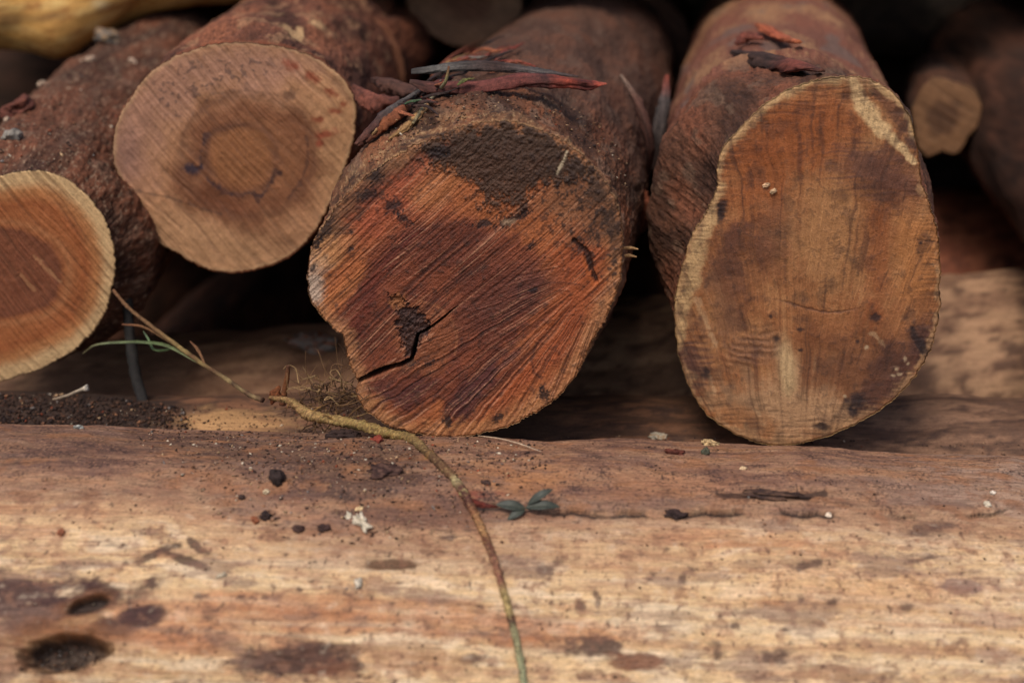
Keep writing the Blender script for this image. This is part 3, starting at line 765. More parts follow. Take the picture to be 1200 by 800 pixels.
def front_col(P, X, TH, n1, n2):
    u, v = proj(P)
    arc = TH * RF * 1300
    a1 = fbm(X * 2.2, arc / 60, 51, 4); ls = fbm(X * 3.5, arc / 13, 69, 4)                   # broad mottling
    wq = 14 * fbm(X * 5, arc / 70, 60, 3); a2 = fbm(X * 11, (arc + wq) / 26, 52, 5, .58)                     # streaky
    a3 = fbm(X * 44, (arc + wq) / 16, 53, 5, .6)
    wv = 5 * fbm(X * 7, arc / 40, 58, 3); gr = fbm(X * 30, (arc + wv) / 2.6, 54, 3) * (.4 + .6 * sst(-.2, .35, fbm(X * 5, arc / 30, 59, 3)))                   # grain lines
    sp = fbm(X * 190, arc / 7.0, 55, 2)                    # specks
    bl = fbm(X * 26, (arc + wq) / 34, 56, 5, .6); bl2 = fbm(X * 80, arc / 12, 63, 4, .6)
    fine = fbm(X * 420, arc / 3.0, 57, 2)
    edge = np.interp(u, [0, 200, 350, 430, 560, 700, 850, 1000, 1200], [576, 590, 618, 630, 624, 614, 606, 606, 604])
    e = v - edge + 30 * a1 + 22 * a2
    c = np.tile(lin(224, 184, 134), (len(u), 1))
    c = mix(c, lin(196, 152, 114), sst(0, .5, a2) * .8)
    c = mix(c, lin(234, 204, 168), sst(.05, .45, -a2 + .3 * a3) * .7)
    c = mix(c, lin(200, 142, 96), sst(.1, .45, bl + .3 * a1) * .5)
    c = mix(c, lin(178, 146, 118), sst(.2, .6, -bl + .3 * a2) * .35)
    c = mix(c, lin(164, 108, 70), sst(.05, .6, ls) * .45); c = mix(c, lin(176, 104, 64), sst(.12, .6, a1 + .3 * a2) * .55); c = mix(c, lin(234, 206, 168), sst(.1, .6, -ls) * .4)
    # browner belt below the top and top band
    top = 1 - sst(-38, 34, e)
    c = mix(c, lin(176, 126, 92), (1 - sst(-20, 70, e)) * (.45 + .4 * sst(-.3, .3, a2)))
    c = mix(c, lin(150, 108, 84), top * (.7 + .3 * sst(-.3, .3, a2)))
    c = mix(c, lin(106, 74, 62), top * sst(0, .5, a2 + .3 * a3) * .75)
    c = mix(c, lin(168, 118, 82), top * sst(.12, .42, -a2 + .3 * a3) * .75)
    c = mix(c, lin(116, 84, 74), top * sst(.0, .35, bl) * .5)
    # brown band centre under the ridge, crumb covered
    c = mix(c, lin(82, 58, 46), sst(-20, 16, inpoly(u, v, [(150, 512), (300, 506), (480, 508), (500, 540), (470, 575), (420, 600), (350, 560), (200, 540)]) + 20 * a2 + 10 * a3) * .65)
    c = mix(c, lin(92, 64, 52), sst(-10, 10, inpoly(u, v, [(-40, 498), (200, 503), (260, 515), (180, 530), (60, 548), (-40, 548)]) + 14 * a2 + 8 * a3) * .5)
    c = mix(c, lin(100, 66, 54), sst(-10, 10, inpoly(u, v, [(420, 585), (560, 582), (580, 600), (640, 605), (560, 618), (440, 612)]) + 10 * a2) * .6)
    c = mix(c, lin(186, 122, 70), blob(u, v, 610, 560, 60, 18, 0, .8, .8, a3) * .55)
    c = mix(c, lin(178, 120, 82), blob(u, v, 780, 570, 70, 16, 0, .8, .8, a3) * .5)
    c = mix(c, lin(110, 74, 64), blob(u, v, 1090, 578, 60, 14, 0, .6, .9, a3) * .6)
    # right side greyer
    c = mix(c, lin(184, 154, 130), sst(900, 1200, u) * sst(-.2, .3, a1 + a2) * .5)
    c = mix(c, lin(212, 156, 104), blob(u, v, 1010, 690, 120, 30, 0, .8, .8, a2) * .5)
    # dark stains
    st = lambda x, y, rx, ry, a, w, col, k: mix(c, lin(*col), blob(u, v, x, y, rx, ry, a, .3, w, a3 + .5 * bl) * k)
    c = st(-5, 700, 105, 24, 4, .5, (84, 54, 47), .97)
    c = st(75, 712, 100, 20, 14, .45, (74, 46, 40), .97)
    c = st(155, 728, 44, 12, 14, .6, (80, 50, 43), .95)
    c = mix(c, lin(206, 160, 112), blob(u, v, 96, 726, 26, 5, 8, .6, .5, a3) * .8)
    c = st(350, 772, 70, 21, 3, .45, (86, 57, 46), .97)
    c = st(395, 786, 36, 12, 0, .8, (126, 76, 52), .7)
    c = st(690, 756, 34, 12, -4, .9, (88, 62, 52), .9)
    c = st(752, 774, 30, 10, 0, .7, (126, 76, 52), .9)
    c = st(455, 661, 34, 6, 2, .6, (92, 60, 38), .9)
    c = st(214, 655, 30, 5, -20, .9, (74, 50, 42), .85)
    c = st(185, 648, 26, 5, 25, .9, (74, 50, 42), .85)
    c = st(232, 640, 16, 6, -40, .9, (74, 50, 42), .85)
    c = st(1135, 687, 34, 8, 0, .9, (134, 100, 92), .7)
    c = st(760, 720, 60, 5, -3, .9, (150, 112, 86), .5)
    c = st(600, 740, 30, 10, 0, .9, (140, 108, 92), .5)
    c = st(985, 790, 60, 14, 0, .9, (140, 90, 66), .6)
    c = st(880, 780, 40, 16, 0, .9, (134, 104, 90), .5)
    c = st(900, 661, 60, 6, 0, .9, (150, 112, 86), .5)
    c = st(30, 622, 60, 8, 0, .9, (170, 110, 78), .5)
    c = st(0, 780, 40, 30, 0, .9, (130, 92, 74), .6)
    c = st(150, 722, 30, 8, 10, .7, (78, 48, 42), .95); c = mix(c, lin(110, 72, 46), blob(u, v, 70, 745, 70, 10, 4, .7, .5, a3) * .6)
    for (x, y, rx, ry) in [(312, 700, 8, 3), (283, 700, 5, 5), (295, 700, 7, 2.4), (177, 683, 6, 6), (238, 698, 9, 3), (522, 630, 10, 3), (640, 668, 12, 4), (800, 676, 5, 5), (762, 676, 6, 4), (680, 710, 5, 9), (700, 700, 4, 10), (652, 660, 7, 4), (1056, 712, 14, 4), (940, 702, 5, 4), (975, 706, 6, 4), (858, 716, 6, 3), (860, 733, 8, 4), (918, 738, 8, 4), (840, 765, 8, 10), (905, 770, 14, 8), (1082, 655, 20, 3), (950, 662, 18, 4), (1090, 620, 30, 7), (350, 690, 5, 4), (420, 780, 8, 10), (560, 770, 14, 5)]:
        c = mix(c, lin(88, 60, 50), blob(u, v, x, y, rx, ry, 10, .5, 1.0, a3 + bl2) * .8)
    c = st(560, 580, 26, 5, 0, .9, (150, 66, 48), .5)
    c = st(480, 770, 60, 18, 0, .9, (176, 128, 92), .5)
    # grain, spots
    c = c * (1 + .16 * gr + .14 * a3 + .10 * fine)[:, None]
    c = mix(c, lin(120, 84, 62), sst(.3, .55, gr + .2 * a3) * .30)
    c = mix(c, lin(62, 42, 36), sst(.52, .64, sp * .8 + .35 * bl2) * .65); c = mix(c, lin(150, 104, 78), sst(.15, .45, bl2) * .5); c = mix(c, lin(132, 100, 84), sst(.22, .45, fbm(X * 14, arc / 30, 64, 5, .6)) * .55)
    c = mix(c, lin(112, 76, 60), sst(.32, .45, bl + .25 * sp) * .45)
    c = mix(c, lin(234, 208, 176), sst(.3, .8, -bl2) * .3 * (1 - top))
    c = mix(c, lin(58, 40, 35), top * sst(.25, .5, fine * .8 + .7 * a3) * .75); c = mix(c, lin(182, 122, 76), top * sst(.1, .6, bl - .4 * a2) * .45); ck = np.abs(fbm(X * 9, (arc + wq) / 9, 66, 3)); c = mix(c, lin(70, 48, 40), (1 - sst(.008, .04, ck)) * sst(.05, .3, fbm(X * 4, arc / 30, 67, 3)) * .55); c = mix(c, lin(190, 142, 104), top * sst(.45, .7, -fine * .9 - .3 * bl2) * .5)
    L_ = c.mean(1, keepdims=True); c = L_ + (c - L_) * .97
    # crevice lines coloured darker
    nn = fbm(u / 30, v * 0, 61, 3); gv = fbm(u / 80, v * 0 + 3, 62, 2)
    ly = np.interp(u, LIPX, LIPY) + 4 * nn
    act = sst(440, 560, u) * (1 - sst(1150, 1230, u)) * ((TH > -.2) & (TH < 2))
    c = mix(c, lin(38, 27, 24), act * np.exp(-((v - ly - 1.4) / (2.0 + .9 * a3)) ** 2) * sst(-.1, .15, gv + .12) * .95)
    d, t = seg_dist(u, v, [(840, 579), (880, 583), (930, 581), (965, 578)])
    c = mix(c, lin(52, 36, 32), (1 - sst(1.5, 5, d + 4 * a3)) * .8)
    for (x, y, rx, ry, a) in HOLES:
        c = mix(c, lin(140, 88, 50), blob(u, v, x, y - ry * .5, rx * 1.35, ry * 1.9, a, .5, .3, a3) * .6)
        c = mix(c, lin(56, 44, 38) * (1 + .8 * a3 + .8 * fine)[:, None], blob(u, v, x, y, rx * 1.02, ry * 1.02, a, .25, .35, a3) * .92)
    return c


xs = np.concatenate([np.linspace(0, .325, 24, endpoint=False), np.linspace(.325, .675, 1250), np.linspace(.675, 1, 25)[1:]])
ths = np.concatenate([np.linspace(-math.pi, -.12, 40, endpoint=False), np.linspace(-.12, math.radians(128), 520), np.linspace(math.radians(128), math.pi, 24)[1:-1]])
YF, ZF = 1.083, -RF
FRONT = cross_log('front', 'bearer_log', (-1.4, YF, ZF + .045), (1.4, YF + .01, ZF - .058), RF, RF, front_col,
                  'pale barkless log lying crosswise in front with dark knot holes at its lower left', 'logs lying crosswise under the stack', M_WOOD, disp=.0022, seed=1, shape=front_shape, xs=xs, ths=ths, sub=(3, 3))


# logs behind, across ------------------------------------------------
def wood_col(c1, c2, c3, sd, dirt=None):
    a, b, d_ = lin(*c1), lin(*c2), lin(*c3)

    def f(P, X, TH, n1, n2):
        u, v = proj(P)
        arc = TH * 180
        wq = 12 * fbm(X * 6, arc / 40, sd + 8, 3); m1 = fbm(X * 7, (arc + wq) / 26, sd, 4); m2 = fbm(X * 24, (arc + wq) / 14, sd + 3, 5, .62); g = fbm(X * 40, arc / 3.5, sd + 5, 3)
        c = np.tile(a, (len(u), 1))
        c = mix(c, b, sst(-.1, .35, m1 + .4 * m2)); c = mix(c, d_, sst(.0, .4, -m2 + .3 * m1) * .85)
        c = c * (1 + .18 * g)[:, None]
        if dirt is not None: c = dirt(c, u, v, m1, m2)
        return c
    return f


def dirt2(c, u, v, m1, m2):
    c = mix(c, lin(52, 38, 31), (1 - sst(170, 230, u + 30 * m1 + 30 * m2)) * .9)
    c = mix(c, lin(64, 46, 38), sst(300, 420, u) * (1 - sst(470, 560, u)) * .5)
    c = mix(c, lin(150, 112, 86), sst(780, 1050, u) * sst(-.3, .3, m1 + m2) * .8); c = mix(c, lin(80, 56, 45), sst(700, 900, u) * sst(.1, .5, m2) * .7)
    c = mix(c, lin(198, 150, 100), blob(u, v, 270, 495, 60, 14, 0, .5, .7, m2) * .9)
    return c


G_X = 'logs lying crosswise under the stack'
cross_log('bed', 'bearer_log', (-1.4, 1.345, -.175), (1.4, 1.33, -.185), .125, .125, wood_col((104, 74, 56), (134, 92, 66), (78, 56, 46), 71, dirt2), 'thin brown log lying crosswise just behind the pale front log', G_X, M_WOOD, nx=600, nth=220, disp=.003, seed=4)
cross_log('rear', 'bearer_log', (-1.5, 1.44, -.292), (1.5, 1.83, -.205), .165, .20, wood_col((146, 108, 82), (182, 140, 106), (92, 64, 50), 75, lambda c, u, v, m1, m2: mix(c, lin(130, 92, 66), (1 - sst(500, 800, u)) * .5)), 'weathered tan log lying crosswise farther back under the stacked ends', G_X, M_WOOD, nx=420, nth=200, disp=.005, seed=6)
cross_log('rear2', 'bearer_log', (.28, 2.22, -.26), (1.7, 2.26, -.21), .19, .19, wood_col((158, 92, 66), (184, 112, 80), (110, 66, 52), 78), 'reddish brown crosswise log in the deep gap at the right', G_X, M_WOOD, nx=200, nth=120, disp=.005, seed=7)


def grey_col(P, X, TH, n1, n2):
    return wood_col((92, 78, 68), (112, 94, 80), (66, 56, 50), 81)(P, X, TH, n1, n2)


cross_log('backtop', 'bearer_log', (.25, 2.72, .20), (1.7, 2.66, .22), .12, .12, grey_col, 'dim grey log lying crosswise along the back at the top right corner', 'logs lying crosswise on the stack', M_WOOD, nx=160, nth=100, disp=.005, seed=8)


def yellow_col(P, X, TH, n1, n2):
    c = wood_col((212, 158, 84), (226, 182, 110), (168, 110, 56), 84)(P, X, TH, n1, n2)
    u, v = proj(P)
    c = mix(c, lin(110, 70, 40), blob(u, v, 60, 20, 22, 6, 10, .6, .8, n2) * .7)
    c = mix(c, lin(92, 66, 44), blob(u, v, 10, 25, 20, 8, 0, .6, .8, n2) * .6)
    c = mix(c, lin(236, 206, 150), blob(u, v, 118, 5, 10, 5, 0, .6, .4, n2) * .8)
    c = mix(c, lin(92, 62, 40), sst(150, 260, u + 30 * n1) * .55)
    return c


def yellow_shape(P, S, TH, n1, n2):
    u, v = proj(P.reshape(-1, 3)); u = u.reshape(S.shape)
    w = np.exp(-((u - 70) / 42) ** 2) * np.exp(-((TH + .9) / .8) ** 2)
    return .03 * w - .045 * sst(110, 190, u) * np.exp(-((TH + .9) / .9) ** 2)


cross_log('yellow', 'peeled_log', (-1.3, 2.02, .208), (.25, 2.10, .375), .085, .045, yellow_col, 'peeled yellow log lying crosswise over the stack at the top left corner', 'logs lying crosswise on the stack', M_WOOD, nx=360, nth=140, disp=.004, seed=9, shape=yellow_shape)
for k, (y, z, r, lab) in enumerate([(2.95, -.10, .2, 'brown log added to block light at the back of the pile low down'), (3.0, .29, .2, 'brown log added to block light at the back of the pile higher up')]):  # back logs added to stop light entering from behind the pile
    cross_log('wall%d' % k, 'bearer_log', (-1.8, y, z), (1.8, y + .02, z + .02), r, r, wood_col((72, 52, 42), (88, 62, 50), (50, 38, 33), 90 + k), lab, 'logs added crosswise at the back to block light', M_BARK, nx=120, nth=80, disp=.006, seed=10 + k)

# the rest: logs added beside, below and above to block light from the gaps
light_blockers = [(-.86, 1.62, .10, .125, 'unseen log added beyond the far left log to block side light'), (.68, 1.32, .09, .13, 'unseen log added beyond the egg shaped log to block side light'),
        (.96, 1.38, .08, .12, 'outermost unseen log added at the right to block side light')]
light_blockers += [(-1.05 + .265 * k, 1.98 + .05 * ((k * 3) % 4), .40 + .012 * ((k * 5) % 3), .125 + .008 * (k % 2), 'unseen dark upper log end added over the stacked logs to block light') for k in range(9)]
light_blockers += [(-1.1 + .31 * k, 1.72 + .06 * ((k * 3) % 3), -.36 + .01 * (k % 3), .15, 'log end added in the lowest layer under the stack to darken the gaps') for k in range(8)]
for k, (x, y, z, r_, lab) in enumerate(light_blockers):
    P0 = np.array([x, y, z]); u0, v0 = proj(P0[None]); q = 1667 / ((P0 - CAM) @ FWD) * r_
    end_log('light_blockers%d' % k, 'sawn_log', circ(u0[0], v0[0], q, q, sd=20 + k), y, (868 if k else 0, -207), 1.25, lab, 'added upper layer logs' if 'upper' in lab else 'added lowest layer logs' if 'lowest' in lab else G_END, face_plain((150, 104, 68), (112, 70, 46), 60 + k), bark_generic((76, 52, 41), (94, 62, 48), (44, 33, 28), 60 + k, 0), nth=110, nr=24, nl=36, seed=20 + k)

# ground
n = 60
gx, gy = np.meshgrid(np.linspace(-30, 30, n), np.linspace(-20, 40, n), indexing='ij')
gz = -.49 + .004 * fbm(gx, gy, 3, 3)
gp = np.stack([gx, gy, gz], -1).reshape(-1, 3)
gc = np.tile(lin(92, 72, 56), (len(gp), 1)) * (1 + .3 * fbm(gp[:, 0] * 2, gp[:, 1] * 2, 1, 3))[:, None]
g = mesh_np('ground', gp, gridf(n, n, False), gc, M_SOIL, origin=(0, 0, -.49)); tag(g, kind='structure')

# ------------------------------------------------------------------ small things
def catmull(pts, n):
    p = np.array(pts, float)
    q = np.concatenate([[2 * p[0] - p[1]], p, [2 * p[-1] - p[-2]]])
    t = np.linspace(0, len(p) - 1 - 1e-6, n); i = t.astype(int); f = (t - i)[:, None]
    a, b, c, d = q[i], q[i + 1], q[i + 2], q[i + 3]
    return .5 * (2 * b + (c - a) * f + (2 * a - 5 * b + 4 * c - d) * f ** 2 + (3 * b - a - 3 * c + d) * f ** 3)


def tube(pts, rad, n=60, m=10, flat=1.0, nrm=(0, 0, 1), rough=.15, seed=0., sharp=False, curl=0.0):
    """swept strip or stem; rad = list of radii along; flat < 1 squashes along nrm"""
    C = catmull(pts, n)
    T = np.gradient(C, axis=0); T /= np.linalg.norm(T, axis=1)[:, None]
    N = np.array(nrm, float); S = np.cross(T, N); S /= np.linalg.norm(S, axis=1)[:, None]; U = np.cross(S, T)
    s = np.linspace(0, 1, n)
    R = np.interp(s, np.linspace(0, 1, len(rad)), rad)
    th = np.linspace(0, 2 * math.pi, m, endpoint=False)
    cs, sn = np.cos(th)[None], np.sin(th)[None]
    Z_ = s[:, None] * 0; W_ = cs * 0
    if flat < .7:      # torn fibre: ridges run lengthwise, ragged outline
        rr = R[:, None] * (1 + rough * (.55 * fbm(cs * 1.2 + seed + Z_, sn * 1.2 + Z_, s[:, None] * 6 + seed + W_, 3) + .5 * fbm(cs * 4.5 + Z_, sn * 4.5 + seed + Z_, s[:, None] * 9 + W_, 3)))
    else:
        rr = R[:, None] * (1 + rough * fbm(cs * 2 + seed + Z_, sn * 2 + Z_, s[:, None] * n * .16 + seed + W_, 3) + rough * .5 * fbm(cs * 3 + Z_, sn * 3 + seed + Z_, s[:, None] * n * .45 + W_, 2))
    a, b = rr * cs, rr * sn * flat
    b = b - curl * (a * a) / R[:, None].clip(1e-5)
    P = C[:, None] + a[..., None] * S[:, None] + b[..., None] * U[:, None]
    V = np.concatenate([P.reshape(-1, 3), [C[0], C[-1]]])
    j = np.arange(m); j2 = (j + 1) % m
    F3 = np.concatenate([np.stack([j2, j, np.full(m, n * m)], 1), np.stack([(n - 1) * m + j, (n - 1) * m + j2, np.full(m, n * m + 1)], 1)])
    ss = np.concatenate([np.repeat(s, m), [0, 1]])
    return V, gridf(n, m, True), F3, ss


def ramp(ss, V, stops, seed=0., amt=.3):
    xs_ = [p for p, _ in stops]; cols = np.array([lin(*c) for _, c in stops])
    c = np.stack([np.interp(ss, xs_, cols[:, k]) for k in range(3)], 1)
    nz = fbm(V[:, 0] * 300, V[:, 1] * 300, V[:, 2] * 300 + seed, 3)
    return c * (1 + amt * nz * 1.6)[:, None]


def strip(name, pts, rad, stops, label=None, cat=None, group=None, parent=None, mat=None, **kw):
    if kw.get('flat', 1) < .6 and mat is None: kw['m'] = 24; kw['n'] = max(90, kw.get('n', 60)); kw['rough'] = max(.6, kw.get('rough', .3)) * 1.1
    V, F4, F3, ss = tube(pts, rad, **kw)
    m_ = kw.get('m', 10); j_ = np.arange(len(V)) % m_; sd_ = kw.get('seed', 0.)
    fb = fbm(np.cos(j_ / m_ * 6.283) * 4.5 + sd_, np.sin(j_ / m_ * 6.283) * 4.5, ss * 6 + sd_, 3)
    cl = ramp(ss, V, stops, sd_) * (1 + (.75 if kw.get('flat', 1) < .6 else .25) * fb)[:, None]
    o = mesh_np(name, V, F4, cl, mat or M_DEB, parent, F3=F3)
    return tag(o, label, cat, group)


def on(px, py, keys, lift=0.0):
    r = hit(px, py, keys)
    return r[0] + r[1] * lift


def pxm(p):
    return FPX / ((np.array(p) - CAM) @ FWD)      # pixels per metre at p


def chip(name, px, py, w, h, col, keys, label, cat, group=None, ang=0, thick=.5, seed=0, col2=None, tilt=0.0, jag=.26):
    """irregular lump or flake of about w x h pixels lying on a surface"""
    hh = hit(px, py, keys)
    while hh is None:
        py += 4; hh = hit(px, py, keys)
    p, nrm, _ = hh
    k = pxm(p); a, b = .38 * w / k, .38 * h / k
    d = ray(px, py); d /= np.linalg.norm(d)
    fore = max(.3, abs(nrm @ d)); b = min(b / fore, a * 1.6); cth = min(a, b) * thick
    t1 = np.cross(nrm, [0, 1, .2]); t1 /= np.linalg.norm(t1)
    if t1[0] < 0: t1 = -t1
    t2 = np.cross(nrm, t1)
    c_, s_ = math.cos(math.radians(ang)), math.sin(math.radians(ang))
    t1, t2 = t1 * c_ + t2 * s_, t2 * c_ - t1 * s_
    nu, nv = 26, 16
    U_, V_ = np.meshgrid(np.linspace(0, 2 * math.pi, nu, endpoint=False), np.linspace(.02, math.pi - .02, nv), indexing='xy')
    x, y, z = np.sin(V_) * np.cos(U_), np.sin(V_) * np.sin(U_), np.cos(V_)
    q = 1 + jag * fbm(x * 1.6 + seed * 3.1, y * 1.6, z * 1.6 + seed, 3) * 2.1 + .22 * fbm(x * 4, y * 4, z * 4 + seed, 3)
    q = np.floor(q * 7) / 7 * .5 + q * .5
    z = np.sign(z) * np.abs(z) ** .7
    P = p + nrm * cth * .55 + (x * q * a)[..., None] * t1 + (y * q * b)[..., None] * t2 + ((z * q) * cth + x * a * tilt)[..., None] * nrm
    V = np.concatenate([P.reshape(-1, 3), [P[0].mean(0), P[-1].mean(0)]])
    j = np.arange(nu); j2 = (j + 1) % nu
    F3 = np.concatenate([np.stack([j, j2, np.full(nu, nu * nv)], 1), np.stack([(nv - 1) * nu + j2, (nv - 1) * nu + j, np.full(nu, nu * nv + 1)], 1)])
    nz = fbm(V[:, 0] * 260, V[:, 1] * 260, V[:, 2] * 260 + seed, 3)
    c = np.tile(lin(*col), (len(V), 1)) * (1 + .7 * nz)[:, None]
    if col2 is not None: c = mix(c, lin(*col2), sst(0, .3, nz))
    o = mesh_np(name, V, gridf(nv, nu, True), c, M_DEB, F3=F3)
    return tag(o, label, cat, group)


def crumbs(name, pts, sizes, cols, label, cat=None, kind='stuff', parent=None, flat=.6, seed=1):
    """one object of many tiny angular bits"""
    r = np.random.default_rng(seed)
    n = len(pts)
    base = np.array([[1, 0, 0], [-1, 0, 0], [0, 1, 0], [0, -1, 0], [0, 0, 1], [0, 0, -1]], float)
    tri = np.array([[0, 2, 4], [2, 1, 4], [1, 3, 4], [3, 0, 4], [2, 0, 5], [1, 2, 5], [3, 1, 5], [0, 3, 5]])
    V = base[None] * (.45 + .75 * r.random((n, 6, 1)))
    sc = np.stack([.6 + .9 * r.random(n), .5 + .6 * r.random(n), flat * (.5 + .6 * r.random(n))], 1)
    V = V * sc[:, None]
    a = r.random(n) * 6.28; tl = r.normal(size=n) * .35
    R = np.zeros((n, 3, 3)); R[:, 0, 0] = np.cos(a); R[:, 0, 1] = -np.sin(a); R[:, 1, 0] = np.sin(a); R[:, 1, 1] = np.cos(a); R[:, 2, 2] = 1
    Q = np.zeros((n, 3, 3)); Q[:, 0, 0] = np.cos(tl); Q[:, 0, 2] = -np.sin(tl); Q[:, 2, 0] = np.sin(tl); Q[:, 2, 2] = np.cos(tl); Q[:, 1, 1] = 1
    V = np.einsum('nij,nkj->nki', R, np.einsum('nij,nkj->nki', Q, V)) * np.asarray(sizes)[:, None, None] + np.asarray(pts)[:, None]
    F3 = (tri[None] + 6 * np.arange(n)[:, None, None]).reshape(-1, 3)
    o = mesh_np(name, V.reshape(-1, 3), None, np.repeat(np.asarray(cols), 6, 0), M_DEB, parent, smooth=False, F3=F3)
    return tag(o, label, cat, kind=kind)


PAL_W = [lin(*c) for c in ((62, 44, 36), (84, 58, 44), (50, 36, 32), (112, 76, 56), (150, 104, 74), (186, 150, 112), (216, 196, 168), (150, 74, 48), (128, 116, 108))]


def scatter(n, region, keys, smin, smax, probs, seed, lift=.2, dens=None):
    r = np.random.default_rng(seed); P = []; S = []; Cc = []
    tries = 0
    xs_ = [p[0] for p in region]; ys_ = [p[1] for p in region]
    pr = np.array(probs, float); pr /= pr.sum()
    while len(P) < n and tries < n * 12:
        tries += 1
        x, y = r.uniform(min(xs_), max(xs_)), r.uniform(min(ys_), max(ys_))
        if inpoly(np.array([x]), np.array([y]), region)[0] < 0: continue
        if dens is not None and r.random() > dens(x, y): continue
        h = hit(x, y, keys)
        if h is None: continue
        s = smin + (smax - smin) * r.random() ** 3
        P.append(h[0] + h[1] * s * lift); S.append(s); Cc.append(PAL_W[r.choice(len(PAL_W), p=pr)] * r.uniform(.7, 1.25))
    return np.array(P), np.array(S), np.array(Cc)


# crumbs on the front log (the crumb belt under the runner, then thinly all over)
def den(x, y):
    return float(.18 + .82 * (1 - sst(0, 1, (y - 508) / 75.)) * (.35 + .65 * math.exp(-((x - 400) / 150) ** 2)))


p1, s1_, c1_ = scatter(3400, [(150, 504), (330, 506), (520, 508), (640, 516), (640, 600), (420, 640), (250, 600)], ['front'], .00045, .0024, [7, 7, 5, 5, 4, 3, 2.2, 1.0, 1], 1, dens=den)
p2, s2_, c2_ = scatter(1300, [(-20, 500), (560, 510), (1220, 548), (1220, 800), (-20, 800)], ['front'], .0004, .0019, [6, 7, 6, 4, 1, .7, .8, .5, .3], 2, dens=lambda x, y: float(np.interp(y, [500, 620, 700, 800], [1, .8, .35, .25])))
crumbs('wood_crumbs', np.concatenate([p1, p2]), np.concatenate([s1_, s2_]), np.concatenate([c1_, c2_]), 'fine wood and bark crumbs scattered over the top of the pale front log', 'crumbs')
p3, s3_, c3_ = scatter(260, [(30, 762), (50, 754), (100, 756), (122, 770), (110, 784), (60, 784), (36, 776)], ['front'], .0006, .0022, [8, 5, 8, 3, 1.2, .8, .8, .4, 2.5], 14, lift=.4)
crumbs('knot_litter', p3, s3_, c3_, 'crumbled rot and grit filling the lower dark knot hole', 'litter')
# soil heap behind the ridge at the left
p1, s1_, c1_ = scatter(3200, [(-30, 462), (60, 462), (150, 468), (215, 478), (228, 506), (-30, 506)], ['bed'], .0007, .0032, [8, 5, 8, 2, .5, .4, .3, .3, .6], 3, lift=.5)
p2, s2_, c2_ = scatter(500, [(215, 474), (330, 476), (420, 482), (420, 508), (215, 506)], ['bed'], .0007, .0024, [8, 5, 8, 2, 1, 1, .6, .5, .6], 4, dens=lambda x, y: .35 + .65 * (abs(x - 285) > 55))
crumbs('soil_heap', np.concatenate([p1, p2]), np.concatenate([s1_, s2_]), np.concatenate([c1_, c2_]), 'dark crumbly soil heaped behind the ridge of the front log at the left', 'soil', flat=.8)
p1, s1_, c1_ = scatter(260, [(640, 512), (800, 508), (1200, 520), (1200, 546), (800, 524)], ['bed', 'rear'], .0006, .0024, [6, 5, 6, 3, 2, 2, 1, 1, .6], 5)
crumbs('bark_litter', p1, s1_, c1_, 'fine bark litter in the trough under the egg shaped log', 'litter')
p1, s1_, c1_ = scatter(300, [(0, 70), (120, 70), (180, 100), (140, 200), (60, 195), (0, 200)], ['left'], .0008, .0036, [5, 5, 5, 3, 1.5, 1.5, 1.5, 1.6, 1], 6)
crumbs('bark_crumbs', p1, s1_, c1_, 'bark crumbs and pale specks lying on the dark left log', 'crumbs')
# shredded fibres along the upper edge of the centre face
r = np.random.default_rng(8); fv = []; fs = []; fc = []
p1, s1_, c1_ = scatter(1100, [(430, 196), (470, 172), (510, 152), (560, 136), (600, 131), (650, 148), (700, 180), (735, 230), (735, 190), (700, 140), (640, 112), (560, 104), (500, 122), (440, 165)], ['centre'], .0006, .0024, [5, 6, 5, 6, 5, 5, 1.2, 1.5, .6], 9, lift=.3)
crumbs('loose_fibres', p1, s1_, c1_, None, None, parent=CX['root'], flat=.35)
p1, s1_, c1_ = scatter(200, [(500, 170), (550, 148), (600, 144), (660, 172), (695, 210), (640, 226), (610, 256), (556, 252), (545, 215)], ['centre_face'], .0004, .0012, [8, 6, 8, 3, .8, .5, .2, .3, .2], 10, lift=.15)
crumbs('soil_crust', p1, s1_, c1_, None, None, parent=CX['root'], flat=.7)

FR = ['front']
G_BC = 'dark bark crumbs on the front log'
chip('bark_crumb', 325, 562, 25, 18, (56, 42, 38), FR, 'dark rounded bark lump, the largest crumb on the pale front log', 'bark crumb', G_BC, 20, .8, 1, jag=.14)
chip('bark_flake', 450, 553, 50, 18, (70, 46, 40), FR, 'flat dark brown bark flake lying just left of the runner', 'bark flake', 'dark bark flakes on the front log', 5, .35, 2, (104, 74, 62))
chip('bark_flake', 403, 512, 46, 9, (60, 42, 36), FR, 'narrow dark bark sliver beside the red leaf scrap', 'bark flake', 'dark bark flakes on the front log', 2, .5, 3)
chip('leaf_scrap', 442, 516, 15, 18, (150, 72, 54), FR, 'small curled red leaf scrap touching the yellow part of the runner', 'leaf scrap', None, 30, .5, 4, (140, 56, 40), .5)
G_WC = 'pale wood chips on the front log'
chip('wood_chip', 423, 612, 17, 20, (226, 208, 180), FR, 'largest white wood chip, with ragged edges, left of the runner', 'wood chip', G_WC, 40, .5, 5, None, 0, .6)
chip('wood_chip', 408, 605, 9, 9, (214, 198, 172), FR, 'small white chip just left of the largest white chip', 'wood chip', G_WC, 10, .5, 6, None, 0, .6)
chip('wood_chip', 421, 597, 11, 8, (220, 186, 138), FR, 'small cream chip just above the largest white chip', 'wood chip', G_WC, -30, .5, 7)
chip('wood_chip', 420, 684, 12, 14, (206, 190, 168), FR, 'round white crumb on the pale wood below the ragged chips', 'wood chip', G_WC, 0, .8, 8)
chip('wood_chip', 312, 577, 9, 6, (222, 196, 158), FR, 'cream chip beside the dark rounded bark lump', 'wood chip', G_WC, 0, .6, 9)
